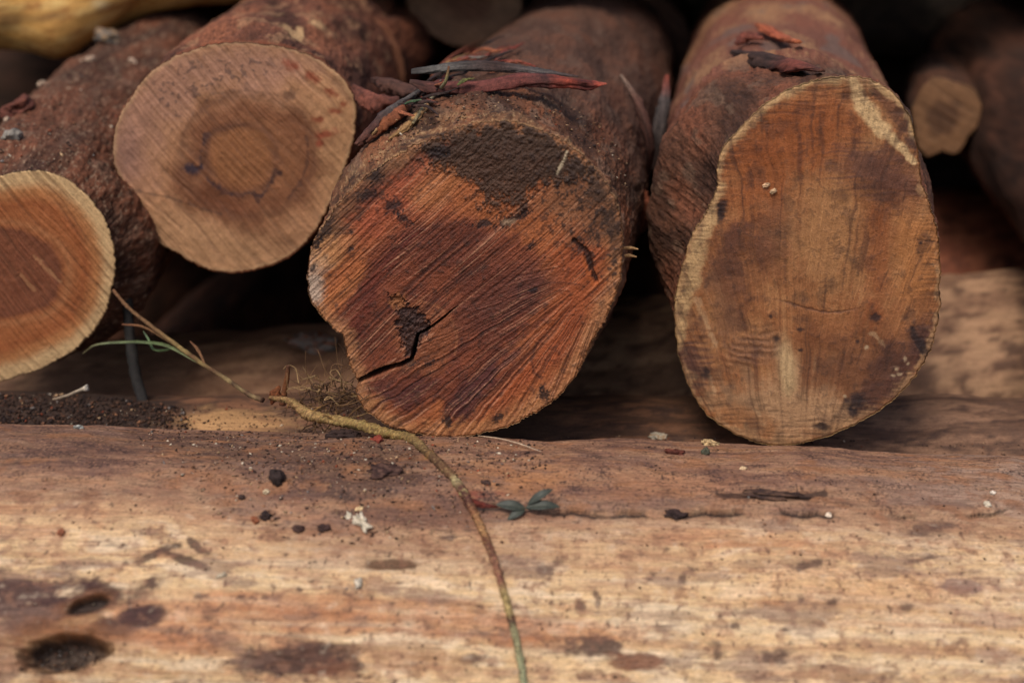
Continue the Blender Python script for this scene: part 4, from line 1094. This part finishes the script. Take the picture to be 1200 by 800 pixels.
chip('wood_chip', 259, 675, 17, 7, (196, 176, 148), FR, 'pale grey splinter alone on the bare wood at left', 'wood chip', G_WC, 30, .6, 10)
chip('wood_chip', 971, 604, 9, 8, (232, 206, 178), FR, 'single pale square chip in the middle right of the front log', 'wood chip', G_WC, 0, .5, 11)
chip('wood_chip', 1157, 591, 10, 7, (236, 218, 190), FR, 'white chip near the right edge, below a thin sliver', 'wood chip', G_WC, -20, .5, 12)
chip('wood_chip', 1163, 578, 10, 4, (230, 212, 190), FR, 'thin white sliver near the right edge', 'wood chip', G_WC, 35, .6, 13)
chip('wood_chip', 871, 549, 10, 4, (226, 192, 150), FR, 'tiny cream chip on the ridge below the egg shaped log', 'wood chip', G_WC, 0, .6, 14)
chip('wood_chip', 877, 581, 6, 5, (232, 220, 205), FR, 'tiny white crumb at the left end of the short dark crevice', 'wood chip', G_WC, 0, .7, 15)
chip('bark_crumb', 311, 606, 17, 10, (58, 42, 38), FR, 'small dark crumb beside an orange bit left of the white chips', 'bark crumb', G_BC, 0, .7, 16)
chip('orange_bit', 299, 610, 11, 11, (152, 90, 60), FR, 'orange bark bit beside a small dark crumb', 'bark bit', 'orange bark bits', 30, .6, 17)
chip('orange_bit', 72, 624, 12, 10, (150, 90, 62), FR, 'orange bark bit at far left on the pale wood', 'bark bit', 'orange bark bits', 50, .4, 18)
chip('bark_crumb', 350, 620, 18, 11, (78, 54, 46), FR, 'left one of two brown crumbs beside the ragged white chips', 'bark crumb', G_BC, 0, .6, 19)
chip('bark_crumb', 379, 619, 18, 12, (72, 50, 44), FR, 'right one of two brown crumbs beside the ragged white chips', 'bark crumb', G_BC, 0, .6, 20)
chip('bark_crumb', 283, 583, 10, 7, (66, 48, 42), FR, 'tiny dark crumb left of the cream chip', 'bark crumb', G_BC, 0, .6, 21)
chip('bark_crumb', 570, 566, 15, 6, (76, 54, 46), FR, 'brown crumb right of the runner above the leaf sprig', 'bark crumb', G_BC, 0, .6, 22)
chip('bark_flake', 563, 591, 52, 10, (120, 52, 40), FR, 'reddish bark flake tucked in the crevice left of the leaf sprig', 'bark flake', 'dark bark flakes on the front log', -6, .4, 23, (84, 42, 36))
chip('bark_flake', 792, 604, 34, 8, (64, 46, 42), FR, 'small dark flake in the long crevice right of the leaf sprig', 'bark flake', 'dark bark flakes on the front log', 2, .5, 24)
chip('bark_flake', 905, 581, 70, 9, (70, 50, 44), FR, 'long crumbly dark flake in the short crevice at right', 'bark flake', 'dark bark flakes on the front log', 0, .5, 25, (110, 80, 62), 0, .6)
chip('bark_flake', 790, 531, 30, 6, (110, 58, 44), FR, 'thin reddish flake on the ridge between the two big logs', 'bark flake', 'dark bark flakes on the front log', -4, .6, 26)
chip('lichen_bit', 827, 531, 13, 8, (92, 90, 72), FR, 'blue green lichen bit on the ridge below the egg shaped log', 'lichen', 'lichen bits', 0, .7, 27)
chip('lichen_bit', 92, 502, 14, 6, (168, 166, 156), ['bed', 'front'], 'pale blue lichen bit at the edge of the dark soil', 'lichen', 'lichen bits', 0, .5, 28)
chip('wood_chip', 772, 512, 27, 11, (222, 206, 178), ['bed', 'rear'], 'flat whitish chip in the trough between the two big logs', 'wood chip', 'pale chips in the trough', 0, .4, 29, (190, 150, 110))
chip('wood_chip', 832, 521, 24, 8, (206, 172, 124), ['bed', 'rear', 'front'], 'cream chip in the trough against the egg shaped log', 'wood chip', 'pale chips in the trough', -8, .4, 30)
chip('bark_shard', 366, 405, 70, 24, (150, 138, 126), ['rear', 'bed', 'rear2', 'wall0'], 'grey and rusty bark shard in the dark gap left of the centre log', 'bark shard', None, -10, .5, 31, (150, 82, 44))
chip('wood_splinter', 14, 162, 30, 9, (140, 130, 118), ['left'], 'pale grey splinter lying on the dark left log', 'splinter', None, 5, .5, 32)
chip('bark_shard', 128, 48, 34, 26, (112, 104, 96), ['left', 'yellow'], 'grey flaky bark shard under the yellow log', 'bark shard', None, 40, .6, 33, (176, 138, 96))
chip('bark_shard', 24, 88, 46, 22, (110, 62, 48), ['left'], 'red brown bark shard lying on the left log under the yellow log', 'bark shard', None, 0, .4, 36)
chip('sawdust_curl', 898, 217, 12, 6, (220, 178, 136), ['right_face'], 'left piece of pale shaving stuck on the egg shaped face', 'shaving', 'pale shavings on the egg shaped face', -30, .8, 34)
chip('sawdust_curl', 906, 224, 11, 7, (222, 182, 140), ['right_face'], 'right piece of pale shaving stuck on the egg shaped face', 'shaving', 'pale shavings on the egg shaped face', 20, .8, 35)
for i, (x, y) in enumerate([(8, 105), (20, 116), (50, 88), (155, 73), (106, 71)]):
    chip('pale_crumb', x, y, 9 + 2 * (i % 3), 7, (186, 158, 134), ['left'], 'pale crumb among the bark litter on top of the dark left log', 'crumb', 'pale crumbs on the left log', 20 * i, .7, 40 + i)

# bark strips on the centre log ------------------------------------------------
CK = ['centre']


def over(pts, keys, lift):
    out = []
    for q in pts:
        if len(q) == 3: out.append(at(q[0], q[1], q[2])); continue
        h = hit(q[0], q[1], keys); qy = q[1]
        while h is None:
            qy += 4; h = hit(q[0], qy, keys)
        out.append(h[0] + np.array([0, -.2, 1]) * lift)
    return out


G_BS = 'torn bark strips lying over the centre log'
Yb = hit(580, 105, CK)[0][1]
strip('bark_strip', [at(480, 95, Yb - .01), at(510, 101, Yb - .01), at(560, 100, Yb - .012), at(610, 92, Yb - .012), at(650, 93, Yb - .008), at(685, 97, Yb + .01), at(711, 98, Yb + .02)],
      [.003, .0075, .008, .0085, .008, .0065, .001], [(0, (70, 46, 38)), (.25, (98, 54, 46)), (.5, (112, 58, 50)), (.62, (84, 50, 44)), (.72, (168, 76, 56)), (.80, (92, 46, 38)), (.88, (110, 52, 42)), (.93, (186, 86, 66)), (1, (180, 96, 74))],
      'long reddish bark strip with a bright red pointed tip across the centre log', 'bark strip', G_BS, flat=.3, nrm=(.0, -.6, 1), rough=.6, seed=2., n=120, m=14, curl=.25)
strip('bark_strip', [at(482, 84, Yb + .012), at(520, 80, Yb + .01), at(560, 77, Yb + .01), at(600, 80, Yb + .015), at(640, 85, Yb + .015), at(678, 90, Yb + .02)],
      [.003, .006, .0065, .006, .004, .001], [(0, (58, 52, 48)), (.2, (92, 86, 80)), (.35, (66, 56, 52)), (.5, (70, 50, 44)), (.75, (88, 80, 76)), (1, (66, 48, 42))],
      'thin grey backed bark strip behind the long red one', 'bark strip', G_BS, flat=.35, nrm=(0, -.6, 1), rough=.6, seed=3., n=100, m=12)
strip('bark_strip', over([(418, 172), (440, 150), (462, 130), (492, 112)], CK, .012), [.003, .008, .009, .003], [(0, (92, 56, 44)), (.3, (84, 52, 44)), (.6, (74, 64, 60)), (1, (100, 92, 86))],
      'dark bark strip with a grey upper edge, left end of the heap', 'bark strip', G_BS, flat=.5, nrm=(-.4, -.5, 1), rough=.7, seed=4., n=70, m=12, curl=.4)
strip('bark_strip', over([(424, 178), (446, 160), (468, 142), (486, 124)], CK, .008), [.003, .006, .0065, .002], [(0, (70, 44, 36)), (.35, (142, 82, 50)), (.7, (128, 72, 46)), (1, (88, 52, 40))],
      'orange brown bark strip lying below the grey edged one', 'bark strip', G_BS, flat=.6, nrm=(-.4, -.5, 1), rough=.7, seed=5., n=70, m=12)
strip('bark_strip', over([(456, 166), (474, 154), (492, 136), (506, 122)], CK, .003), [.002, .005, .005, .0015], [(0, (150, 112, 70)), (.5, (164, 124, 80)), (1, (128, 92, 62))],
      'tan fibre strip lying on the left shoulder of the centre log', 'bark strip', G_BS, flat=.4, nrm=(-.4, -.5, 1), rough=.5, seed=6., n=60, m=10)
strip('bark_strip', [at(414, 100, 1.44), at(428, 112, 1.40), at(446, 118, 1.38), at(468, 116, 1.38)], [.003, .010, .010, .004], [(0, (96, 56, 44)), (.5, (124, 70, 54)), (1, (84, 50, 42))],
      'curved red brown bark piece wedged beside the upper round log', 'bark strip', G_BS, flat=.5, nrm=(0, -.7, 1), rough=.6, seed=7., n=60, m=12, curl=.5)
strip('bark_strip', [at(436, 92, 1.46), at(455, 97, 1.44), at(478, 104, 1.42), at(498, 110, 1.4)], [.003, .009, .008, .003], [(0, (72, 46, 38)), (.5, (92, 60, 48)), (1, (70, 46, 40))],
      'dark bark piece lying over the curved one', 'bark strip', G_BS, flat=.45, nrm=(0, -.7, 1), rough=.6, seed=8., n=60, m=12, curl=.4)
strip('bark_strip', over([(500, 118), (516, 108), (530, 100)], CK, .008), [.003, .006, .002], [(0, (118, 60, 50)), (1, (104, 54, 46))],
      'short red strip under the thin green twig', 'bark strip', G_BS, flat=.5, nrm=(0, -.5, 1), rough=.35, seed=9., n=40, m=10)
rs = random.Random(12)
for i in range(44):
    x0 = rs.uniform(418, 590); y0 = np.interp(x0, [412, 470, 520, 560], [150, 122, 96, 88]) + rs.uniform(-26, 14)
    ln = rs.uniform(24, 62); an = rs.choice([-.75, -.6, -.4, -.1, .15]) + rs.uniform(-.3, .3)
    q = [(x0 + ln * t * math.cos(an), y0 + ln * t * math.sin(an) + rs.uniform(-4, 4)) for t in (0, .35, .7, 1)]
    col = rs.choice([(60, 42, 36), (96, 58, 46), (120, 66, 48), (140, 82, 54), (110, 98, 88), (52, 38, 33), (150, 116, 78), (128, 60, 48)])
    strip('bark_shred', over(q, CK, rs.uniform(.002, .015)), [.0006, rs.uniform(.001, .0027), rs.uniform(.001, .0027), .0004], [(0, col), (.5, tuple(int(v_ * 1.15) for v_ in col)), (1, col)],
          'thin dark bark shred in the tangle on the left shoulder of the cracked log', 'bark shred', 'thin bark shreds in the tangle', flat=.4, nrm=(-.2, -.5, 1), rough=.6, seed=60. + i, n=40, m=9, curl=.3)
G_T = 'thin dry twigs on the centre log'
strip('thin_twig', over([(484, 150), (497, 130), (512, 113)], CK, .004) + [at(522, 96, Yb - .025), at(526, 78, Yb - .02)], [.0014, .0018, .0018, .0016, .001], [(0, (150, 130, 92)), (.5, (176, 164, 132)), (.8, (120, 110, 70)), (1, (130, 80, 54))],
      'thin pale twig leaning up across the bark strips', 'twig', G_T, rough=.2, seed=10., n=60, m=8)
strip('thin_twig', over([(508, 116), (524, 105), (545, 103)], CK, .006), [.001, .0014, .0008], [(0, (140, 128, 100)), (1, (170, 160, 130))],
      'short pale twig branching right beside the leaning one', 'twig', G_T, rough=.2, seed=11., n=40, m=8)
strip('grass_shred', [at(474, 122, Yb - .05), at(482, 119, Yb - .05), at(494, 117, Yb - .045)], [.001, .003, .001], [(0, (52, 78, 52)), (1, (96, 110, 76))], 'small green shred caught among the bark strips', 'grass', None, flat=.4, seed=12., n=30, m=8)
strip('grass_shred', [at(536, 100, Yb - .03), at(545, 94, Yb - .02), at(556, 92, Yb - .02)], [.001, .003, .001], [(0, (88, 92, 46)), (1, (112, 104, 56))], 'yellow green shred beside the long red strip', 'grass', None, flat=.4, seed=13., n=30, m=8)
G_BG = 'bark pieces hanging in the gap between the two big logs'
strip('bark_curl', [at(727, 88, 1.55), at(742, 112, 1.52), at(755, 142, 1.5), at(761, 175, 1.5), at(758, 205, 1.52)], [.0015, .004, .0055, .005, .002], [(0, (136, 110, 92)), (.3, (92, 60, 48)), (.7, (74, 46, 38)), (1, (60, 38, 32))],
      'thin curved dark bark curl in the gap between the two big logs', 'bark curl', G_BG, flat=.45, nrm=(-.3, -1, .2), rough=.3, seed=14., n=70, m=10, curl=.4)
strip('bark_curl', [at(782, 88, 1.6), at(779, 120, 1.58), at(772, 155, 1.56), at(768, 200, 1.56)], [.002, .007, .008, .004], [(0, (140, 66, 48)), (.3, (76, 66, 62)), (.7, (64, 54, 50)), (1, (60, 42, 36))],
      'grey upright bark sliver with a red edge in the same gap', 'bark curl', G_BG, flat=.4, nrm=(0, -1, .1), rough=.3, seed=15., n=60, m=10)
strip('bark_curl', [at(722, 205, 1.42), at(738, 222, 1.42), at(750, 245, 1.42), at(744, 275, 1.43)], [.004, .012, .014, .005], [(0, (112, 62, 46)), (.5, (132, 72, 48)), (1, (84, 50, 40))],
      'red brown bark scrap hanging beside the right edge of the cracked face', 'bark curl', G_BG, flat=.4, nrm=(0, -1, .2), rough=.5, seed=16., n=60, m=12)
for i, (y, dx) in enumerate([(291, 0), (300, 2)]):
    strip('pale_splinter', [at(726 + dx, y, 1.24), at(738, y - .5, 1.24), at(748 - dx, y + 1, 1.24)], [.0012, .0018, .0006], [(0, (176, 130, 84)), (1, (190, 148, 100))],
          ['upper', 'lower'][i] + ' of two short pale splinters poking out right of the cracked face', 'splinter', 'splinters beside the cracked face', rough=.2, seed=17. + i, n=24, m=8)
# on the right log
DK = ['right']
strip('bark_lip', over([(858, 66), (890, 74), (925, 82), (962, 90)], DK, .006), [.003, .011, .012, .003], [(0, (78, 54, 44)), (.5, (60, 42, 36)), (.8, (120, 62, 48)), (1, (92, 56, 44))],
      'dark lifted bark flap on top of the egg shaped log', 'bark flap', None, flat=.45, nrm=(0, -.5, 1), rough=.5, seed=20., n=70, m=14, curl=.4)
strip('bark_chip', over([(887, 39), (900, 46), (916, 56), (934, 61)], DK, .010), [.004, .008, .007, .004], [(0, (190, 104, 66)), (.5, (164, 84, 56)), (1, (182, 100, 64))],
      'orange bark chip lying on the egg shaped log', 'bark chip', None, flat=.45, nrm=(0, -.5, 1), rough=.35, seed=21., n=50, m=12)
strip('bark_chip', over([(862, 60), (876, 52), (892, 54)], DK, .008), [.003, .008, .003], [(0, (112, 58, 44)), (1, (124, 66, 50))],
      'dull red bark chip beside the orange one', 'bark chip', None, flat=.5, nrm=(0, -.5, 1), rough=.4, seed=22., n=40, m=12)

# the runner ------------------------------------------------------------------------
hp = lambda x, y, l: on(x, y, FR, l)
run_pts = [at(316, 466, 1.215), at(340, 470, 1.205), at(362, 486, 1.195), at(392, 492, 1.185), at(425, 499, 1.165), at(455, 508, 1.150), hp(482, 518, .0028), hp(505, 537, .0028), hp(526, 557, .0028), hp(543, 580, .0028),
           hp(556, 604, .0028), hp(570, 634, .0026), hp(581, 665, .0026), hp(590, 695, .0026), hp(598, 724, .0026), hp(606, 756, .0026), hp(612, 790, .0026), hp(617, 830, .0026), hp(620, 880, .004)]
b0 = run_pts[8]
run = empty('runner', b0, 'yellow brown creeping runner trailing from under the cracked log down the pale log', 'runner')
V, F4, F3, ss = tube(run_pts, [.0018, .0032, .0048, .0044, .0046, .0043, .0040, .0037, .0034, .0034, .0031, .0030, .0027, .0027, .0027, .0026, .0026, .0026, .0026], n=520, m=16, rough=.42, seed=30.)
c = ramp(ss, V, [(0, (140, 92, 44)), (.1, (190, 140, 72)), (.2, (176, 136, 60)), (.3, (168, 128, 54)), (.36, (140, 104, 52)), (.41, (112, 74, 44)), (.455, (128, 86, 48)), (.47, (188, 164, 104)), (.49, (108, 60, 44)), (.53, (104, 56, 42)),
                 (.56, (156, 98, 52)), (.60, (182, 126, 64)), (.625, (120, 66, 44)), (.66, (150, 92, 62)), (.70, (144, 84, 58)), (.725, (186, 154, 84)), (.775, (196, 164, 92)), (.785, (92, 52, 40)), (.80, (160, 148, 98)), (.9, (164, 164, 116)), (1, (150, 156, 110))], 1., .28)
nz = fbm(V[:, 0] * 420, V[:, 1] * 420, V[:, 2] * 420, 3)
L_ = c.mean(1, keepdims=True); c = L_ + (c - L_) * .82; c = mix(c, lin(104, 96, 50), (1 - sst(.3, .42, ss)) * sst(.0, .35, nz) * .6)
nz2 = fbm(V[:, 0] * 900, V[:, 1] * 900, V[:, 2] * 900, 3); c = c * (1 + .45 * nz2)[:, None]; c = mix(c, lin(70, 46, 34), sst(.1, .5, -nz + .4 * nz2) * .7); c = mix(c, lin(200, 170, 112), sst(.3, .6, nz2 + .3 * nz) * .45)
mesh_np('stem', V, F4, c, M_DEB, run, F3=F3)
def node_ring(k, rad, col):
    T = run_pts[min(k + 1, len(run_pts) - 1)] - run_pts[k - 1]; T = T / np.linalg.norm(T) * .003
    strip('node', [run_pts[k] - T, run_pts[k], run_pts[k] + T], [rad * .75, rad, rad * .75], [(0, col), (1, col)], parent=run, rough=.3, seed=float(k), n=16, m=12)
node_ring(9, .0040, (168, 146, 100)); node_ring(7, .0043, (140, 102, 62)); node_ring(14, .0030, (98, 62, 48)); node_ring(11, .0033, (112, 70, 50))
rr_ = random.Random(4)
for i, (k, dx, dy, ln) in enumerate([(2, 1, -1, 26), (3, -1, -1, 14), (4, .6, -1, 12), (6, -1, .8, 14), (7, -1, .9, 18), (8, 1, .3, 10), (5, .8, .8, 12), (3, .2, 1, 9), (1, -.4, 1, 10)]):
    p = run_pts[k]; s = ln / 1300
    strip('rootlet', [p, p + np.array([dx * s * .5, -.002, -dy * s * .4]), p + np.array([dx * s, -.004, -dy * s * (.6 + .3 * rr_.random())])], [.0013, .0009, .0003], [(0, (150, 112, 60)), (1, (120, 84, 52))], parent=run, rough=.3, seed=float(i), n=18, m=6)

# tangle of dead roots at the left foot of the centre log
rg = np.random.default_rng(21); VV = []; FF = []; F3s = []; cc = []; off = 0
for i in range(130):
    x0 = rg.normal(388, 16); y0 = rg.normal(468, 14)
    p = at(min(max(x0, 350), 420), min(max(y0, 432), 496), 1.225 + rg.normal() * .015)
    pts = [p]; d = rg.normal(size=3) * .006
    for j in range(4):
        d = d * .55 + rg.normal(size=3) * np.array([.006, .004, .0055]); pts.append(pts[-1] + d)
    V, F4, F3, ss = tube(pts, [.0004 + .0007 * rg.random(), .0004, .0002], n=16, m=5, rough=.2, seed=float(i))
    VV.append(V); FF.append(F4 + off); F3s.append(F3 + off); off += len(V)
    k = rg.random()
    cc.append(np.tile(lin(*((92, 66, 48) if k < .5 else (136, 100, 66) if k < .85 else (168, 134, 92))), (len(V), 1)) * rg.uniform(.7, 1.2))
tag(mesh_np('root_fibres', np.concatenate(VV), np.concatenate(FF), np.concatenate(cc), M_DEB, F3=np.concatenate(F3s)), 'tuft of fine dead root fibres at the left foot of the cracked log', 'roots', kind='stuff')
strip('stub_twig', [at(331, 474, 1.235), at(333, 460, 1.235), at(336, 444, 1.235), at(338, 428, 1.235)], [.0035, .0028, .0024, .0018], [(0, (96, 56, 36)), (.6, (128, 78, 44)), (1, (92, 58, 40))], 'short upright brown twig stub beside the upper end of the runner', 'twig', None, rough=.3, seed=33., n=40, m=8)
strip('leaf_scrap', [at(318, 474, 1.235), at(323, 462, 1.235), at(328, 452, 1.24)], [.001, .0055, .001], [(0, (112, 62, 36)), (1, (128, 74, 42))], 'small brown folded leaf scrap at the foot of the stub twig', 'leaf scrap', None, flat=.4, nrm=(.3, -1, 0), rough=.3, seed=34., n=24, m=8)

# dry stalk leaning on the left log, with grass
stp = [at(133, 340, 1.365), at(152, 362, 1.345), at(180, 384, 1.32), at(212, 408, 1.29), at(240, 428, 1.265), at(268, 446, 1.245), at(292, 462, 1.225), at(308, 469, 1.215)]
stk = empty('dry_stalk', stp[-1], 'thin jointed dry stalk leaning from the left log down to the runner', 'stalk')
strip('stem', stp, [.0016, .0018, .0019, .0021, .0022, .0021, .0021, .0026], [(0, (116, 80, 54)), (.3, (124, 92, 60)), (.45, (138, 116, 70)), (.5, (96, 66, 44)), (.55, (136, 112, 68)), (.62, (98, 68, 46)), (.72, (148, 124, 82)), (.75, (84, 58, 42)), (.80, (144, 120, 80)), (.84, (90, 62, 44)), (.9, (140, 116, 80)), (1, (84, 56, 40))], parent=stk, rough=.3, seed=40., n=160, m=9)
strip('side_stem', [at(143, 380, 1.36), at(168, 383, 1.335), at(195, 398, 1.31), at(222, 416, 1.288)], [.0008, .0013, .0014, .0014], [(0, (130, 84, 58)), (1, (150, 116, 74))], parent=stk, rough=.25, seed=41., n=60, m=7)
strip('side_stem', [at(223, 400, 1.285), at(232, 410, 1.275), at(240, 426, 1.266)], [.0008, .0018, .0012], [(0, (110, 72, 48)), (1, (130, 92, 60))], parent=stk, rough=.25, seed=42., n=30, m=7)
G_G = 'green grass blades hanging on the dry stalk'
strip('grass_wisp', [at(97, 414, 1.37), at(112, 404, 1.36), at(140, 401, 1.345), at(170, 401, 1.325), at(198, 406, 1.3), at(238, 428, 1.268)], [.0006, .0014, .0019, .0022, .0022, .0012], [(0, (150, 140, 100)), (.3, (104, 112, 80)), (.7, (90, 106, 68)), (1, (112, 112, 72))],
      'long green grass blade drooping left from the dry stalk', 'grass', G_G, mat=M_LEAF, flat=.35, nrm=(0, -.5, 1), rough=.1, seed=43., n=80, m=8)
strip('grass_wisp', [at(168, 388, 1.335), at(174, 398, 1.33), at(180, 409, 1.325), at(194, 410, 1.31), at(206, 405, 1.3)], [.0005, .0012, .0015, .0014, .0006], [(0, (84, 104, 66)), (1, (104, 126, 78))],
      'short curled grass blade hanging under the dry stalk', 'grass', G_G, mat=M_LEAF, flat=.35, nrm=(0, -1, .2), rough=.1, seed=44., n=60, m=8)
strip('dark_stem', [at(142, 268, 1.42), at(146, 310, 1.415), at(149, 350, 1.41), at(153, 400, 1.39), at(159, 440, 1.37), at(169, 474, 1.35)], [.0035, .0045, .0050, .0055, .0060, .0055], [(0, (150, 140, 126)), (.14, (140, 130, 118)), (.2, (48, 43, 39)), (.7, (44, 40, 36)), (1, (44, 40, 38))],
      'dark upright stem between the left log and the soil heap', 'stem', None, rough=.2, seed=45., n=80, m=10)
strip('pale_twig', [at(62, 468, 1.30), at(80, 463, 1.295), at(94, 457, 1.29), at(103, 454, 1.29)], [.0012, .0016, .0018, .0034], [(0, (150, 128, 104)), (.8, (176, 160, 138)), (1, (204, 194, 178))], 'short pale twig with a whitish knob sticking out of the soil heap', 'twig', None, rough=.3, seed=46., n=40, m=8)
strip('straw', [hp(560, 513, .002), hp(585, 517, .0026), hp(610, 524, .003), hp(634, 531, .0015)], [.0004, .0007, .0007, .0003], [(0, (190, 160, 130)), (1, (206, 178, 150))], 'thin pale straw lying on the ridge right of the cracked log foot', 'straw', None, rough=.1, seed=47., n=40, m=6)

# leaf sprig ------------------------------------------------------------------------
lp0 = on(614, 599, FR, .004)
spr = empty('leaf_sprig', lp0, 'small grey green sprig of four leaves lying on the front log crevice', 'leaf sprig')
mpx = 1 / pxm(lp0)
sv = np.array([0, .45, .9]) * 1.0      # image-up on this slope


def leaf(p0, p1, wid, bend, sd):
    p0 = np.array(p0); p1 = np.array(p1)
    n_, m_ = 24, 9
    t = np.linspace(0, 1, n_); s = np.linspace(-1, 1, m_)
    ax = p1 - p0; nn_ = np.array([0, -.6, .8]); sd_ = np.cross(ax / np.linalg.norm(ax), nn_); sd_ /= np.linalg.norm(sd_)
    wv = wid * np.sin(np.pi * t ** .85) ** .75
    mid = p0 + t[:, None] * ax + (np.sin(np.pi * t) * bend)[:, None] * nn_
    top = mid[:, None] + (wv[:, None] * s[None])[..., None] * sd_ + (np.abs(s)[None] * wv[:, None] * .22)[..., None] * nn_
    bot = top - .0005 * nn_
    V = np.concatenate([top.reshape(-1, 3), bot.reshape(-1, 3)])
    Fa = gridf(n_, m_, False); Fb = Fa[:, ::-1] + n_ * m_
    e = lambda i: i * m_
    side = [[i * m_, (i + 1) * m_, (i + 1) * m_ + n_ * m_, i * m_ + n_ * m_] for i in range(n_ - 1)] + [[(i + 1) * m_ + m_ - 1, i * m_ + m_ - 1, i * m_ + m_ - 1 + n_ * m_, (i + 1) * m_ + m_ - 1 + n_ * m_] for i in range(n_ - 1)]
    cst = np.abs(np.tile(s, n_)); cst = np.concatenate([cst, cst])
    cl = np.tile(lin(58, 61, 50), (len(V), 1)); cl = mix(cl, lin(76, 78, 62), (1 - sst(.0, .14, cst)) * .5)
    cl = cl * (1 + .3 * fbm(V[:, 0] * 300, V[:, 1] * 300, V[:, 2] * 300 + sd, 3))[:, None]
    mesh_np('leaf', V, np.concatenate([Fa, Fb, np.array(side)]), cl, M_LEAF, spr)


def ofs(dx, dy, lift=.0): return lp0 + np.array([dx * mpx, 0, 0]) - dy * mpx * np.array([0, .75, .75]) * 1.25 + np.array([0, -.6, .8]) * lift
leaf(ofs(1, 1, .001), ofs(-33, -2, .002), 6.6 * mpx, .002, 1.)
leaf(ofs(2, 0, .001), ofs(42, 0, .002), 6.2 * mpx, .003, 2.)
leaf(ofs(4, -2, .002), ofs(34, -14, .006), 5.0 * mpx, .003, 3.)
leaf(ofs(1, 2, .001), ofs(-20, 12, .001), 5.0 * mpx, .002, 4.)
strip('stalk', [ofs(8, 2, 0), ofs(0, 1, .0015), ofs(-14, 4, .001)], [.0006, .0009, .0006], [(0, (70, 74, 62)), (1, (84, 80, 62))], parent=spr, seed=50., n=20, m=6)


# ------------------------------------------------------------------ camera, light, world
cd = bpy.data.cameras.new('camera'); cam = bpy.data.objects.new('camera', cd); COL.objects.link(cam)
cam.location = CAM; cam.rotation_euler = (math.radians(90) - PITCH, 0, 0)
cd.lens = 50; cd.sensor_width = 36; cd.clip_end = 200; cd.clip_start = .05
cd.dof.use_dof = True
cd.dof.focus_distance = 1.275
cd.dof.aperture_fstop = 2.8
cd.dof.aperture_blades = 9
SC.camera = cam

EL, AZ = math.radians(59), math.radians(206)      # sun behind the camera, a little left; AZ clockwise from +Y
w = bpy.data.worlds.new('World'); SC.world = w; w.use_nodes = True
nt = w.node_tree
sky = nt.nodes.new('ShaderNodeTexSky'); sky.sky_type = 'NISHITA'; sky.sun_disc = False
sky.sun_elevation = EL; sky.sun_rotation = AZ; sky.air_density = 1.0; sky.dust_density = 3.0; sky.ozone_density = .6
bg = nt.nodes['Background']; bg.inputs['Strength'].default_value = .088
nt.links.new(sky.outputs[0], bg.inputs['Color'])
sd = bpy.data.lights.new('sun', 'SUN'); sun = bpy.data.objects.new('sun', sd); COL.objects.link(sun)
sd.energy = 1.45; sd.angle = math.radians(25); sd.color = (1, .955, .89)
dirv = Vector((math.sin(AZ) * math.cos(EL), math.cos(AZ) * math.cos(EL), math.sin(EL)))
sun.rotation_euler = dirv.to_track_quat('Z', 'Y').to_euler()
sun.location = dirv * 10
SC.view_settings.view_transform = 'Standard'; SC.view_settings.look = 'None'; SC.view_settings.gamma = 1
SC.view_settings.use_curve_mapping = False
SC.view_settings.exposure = 0.64
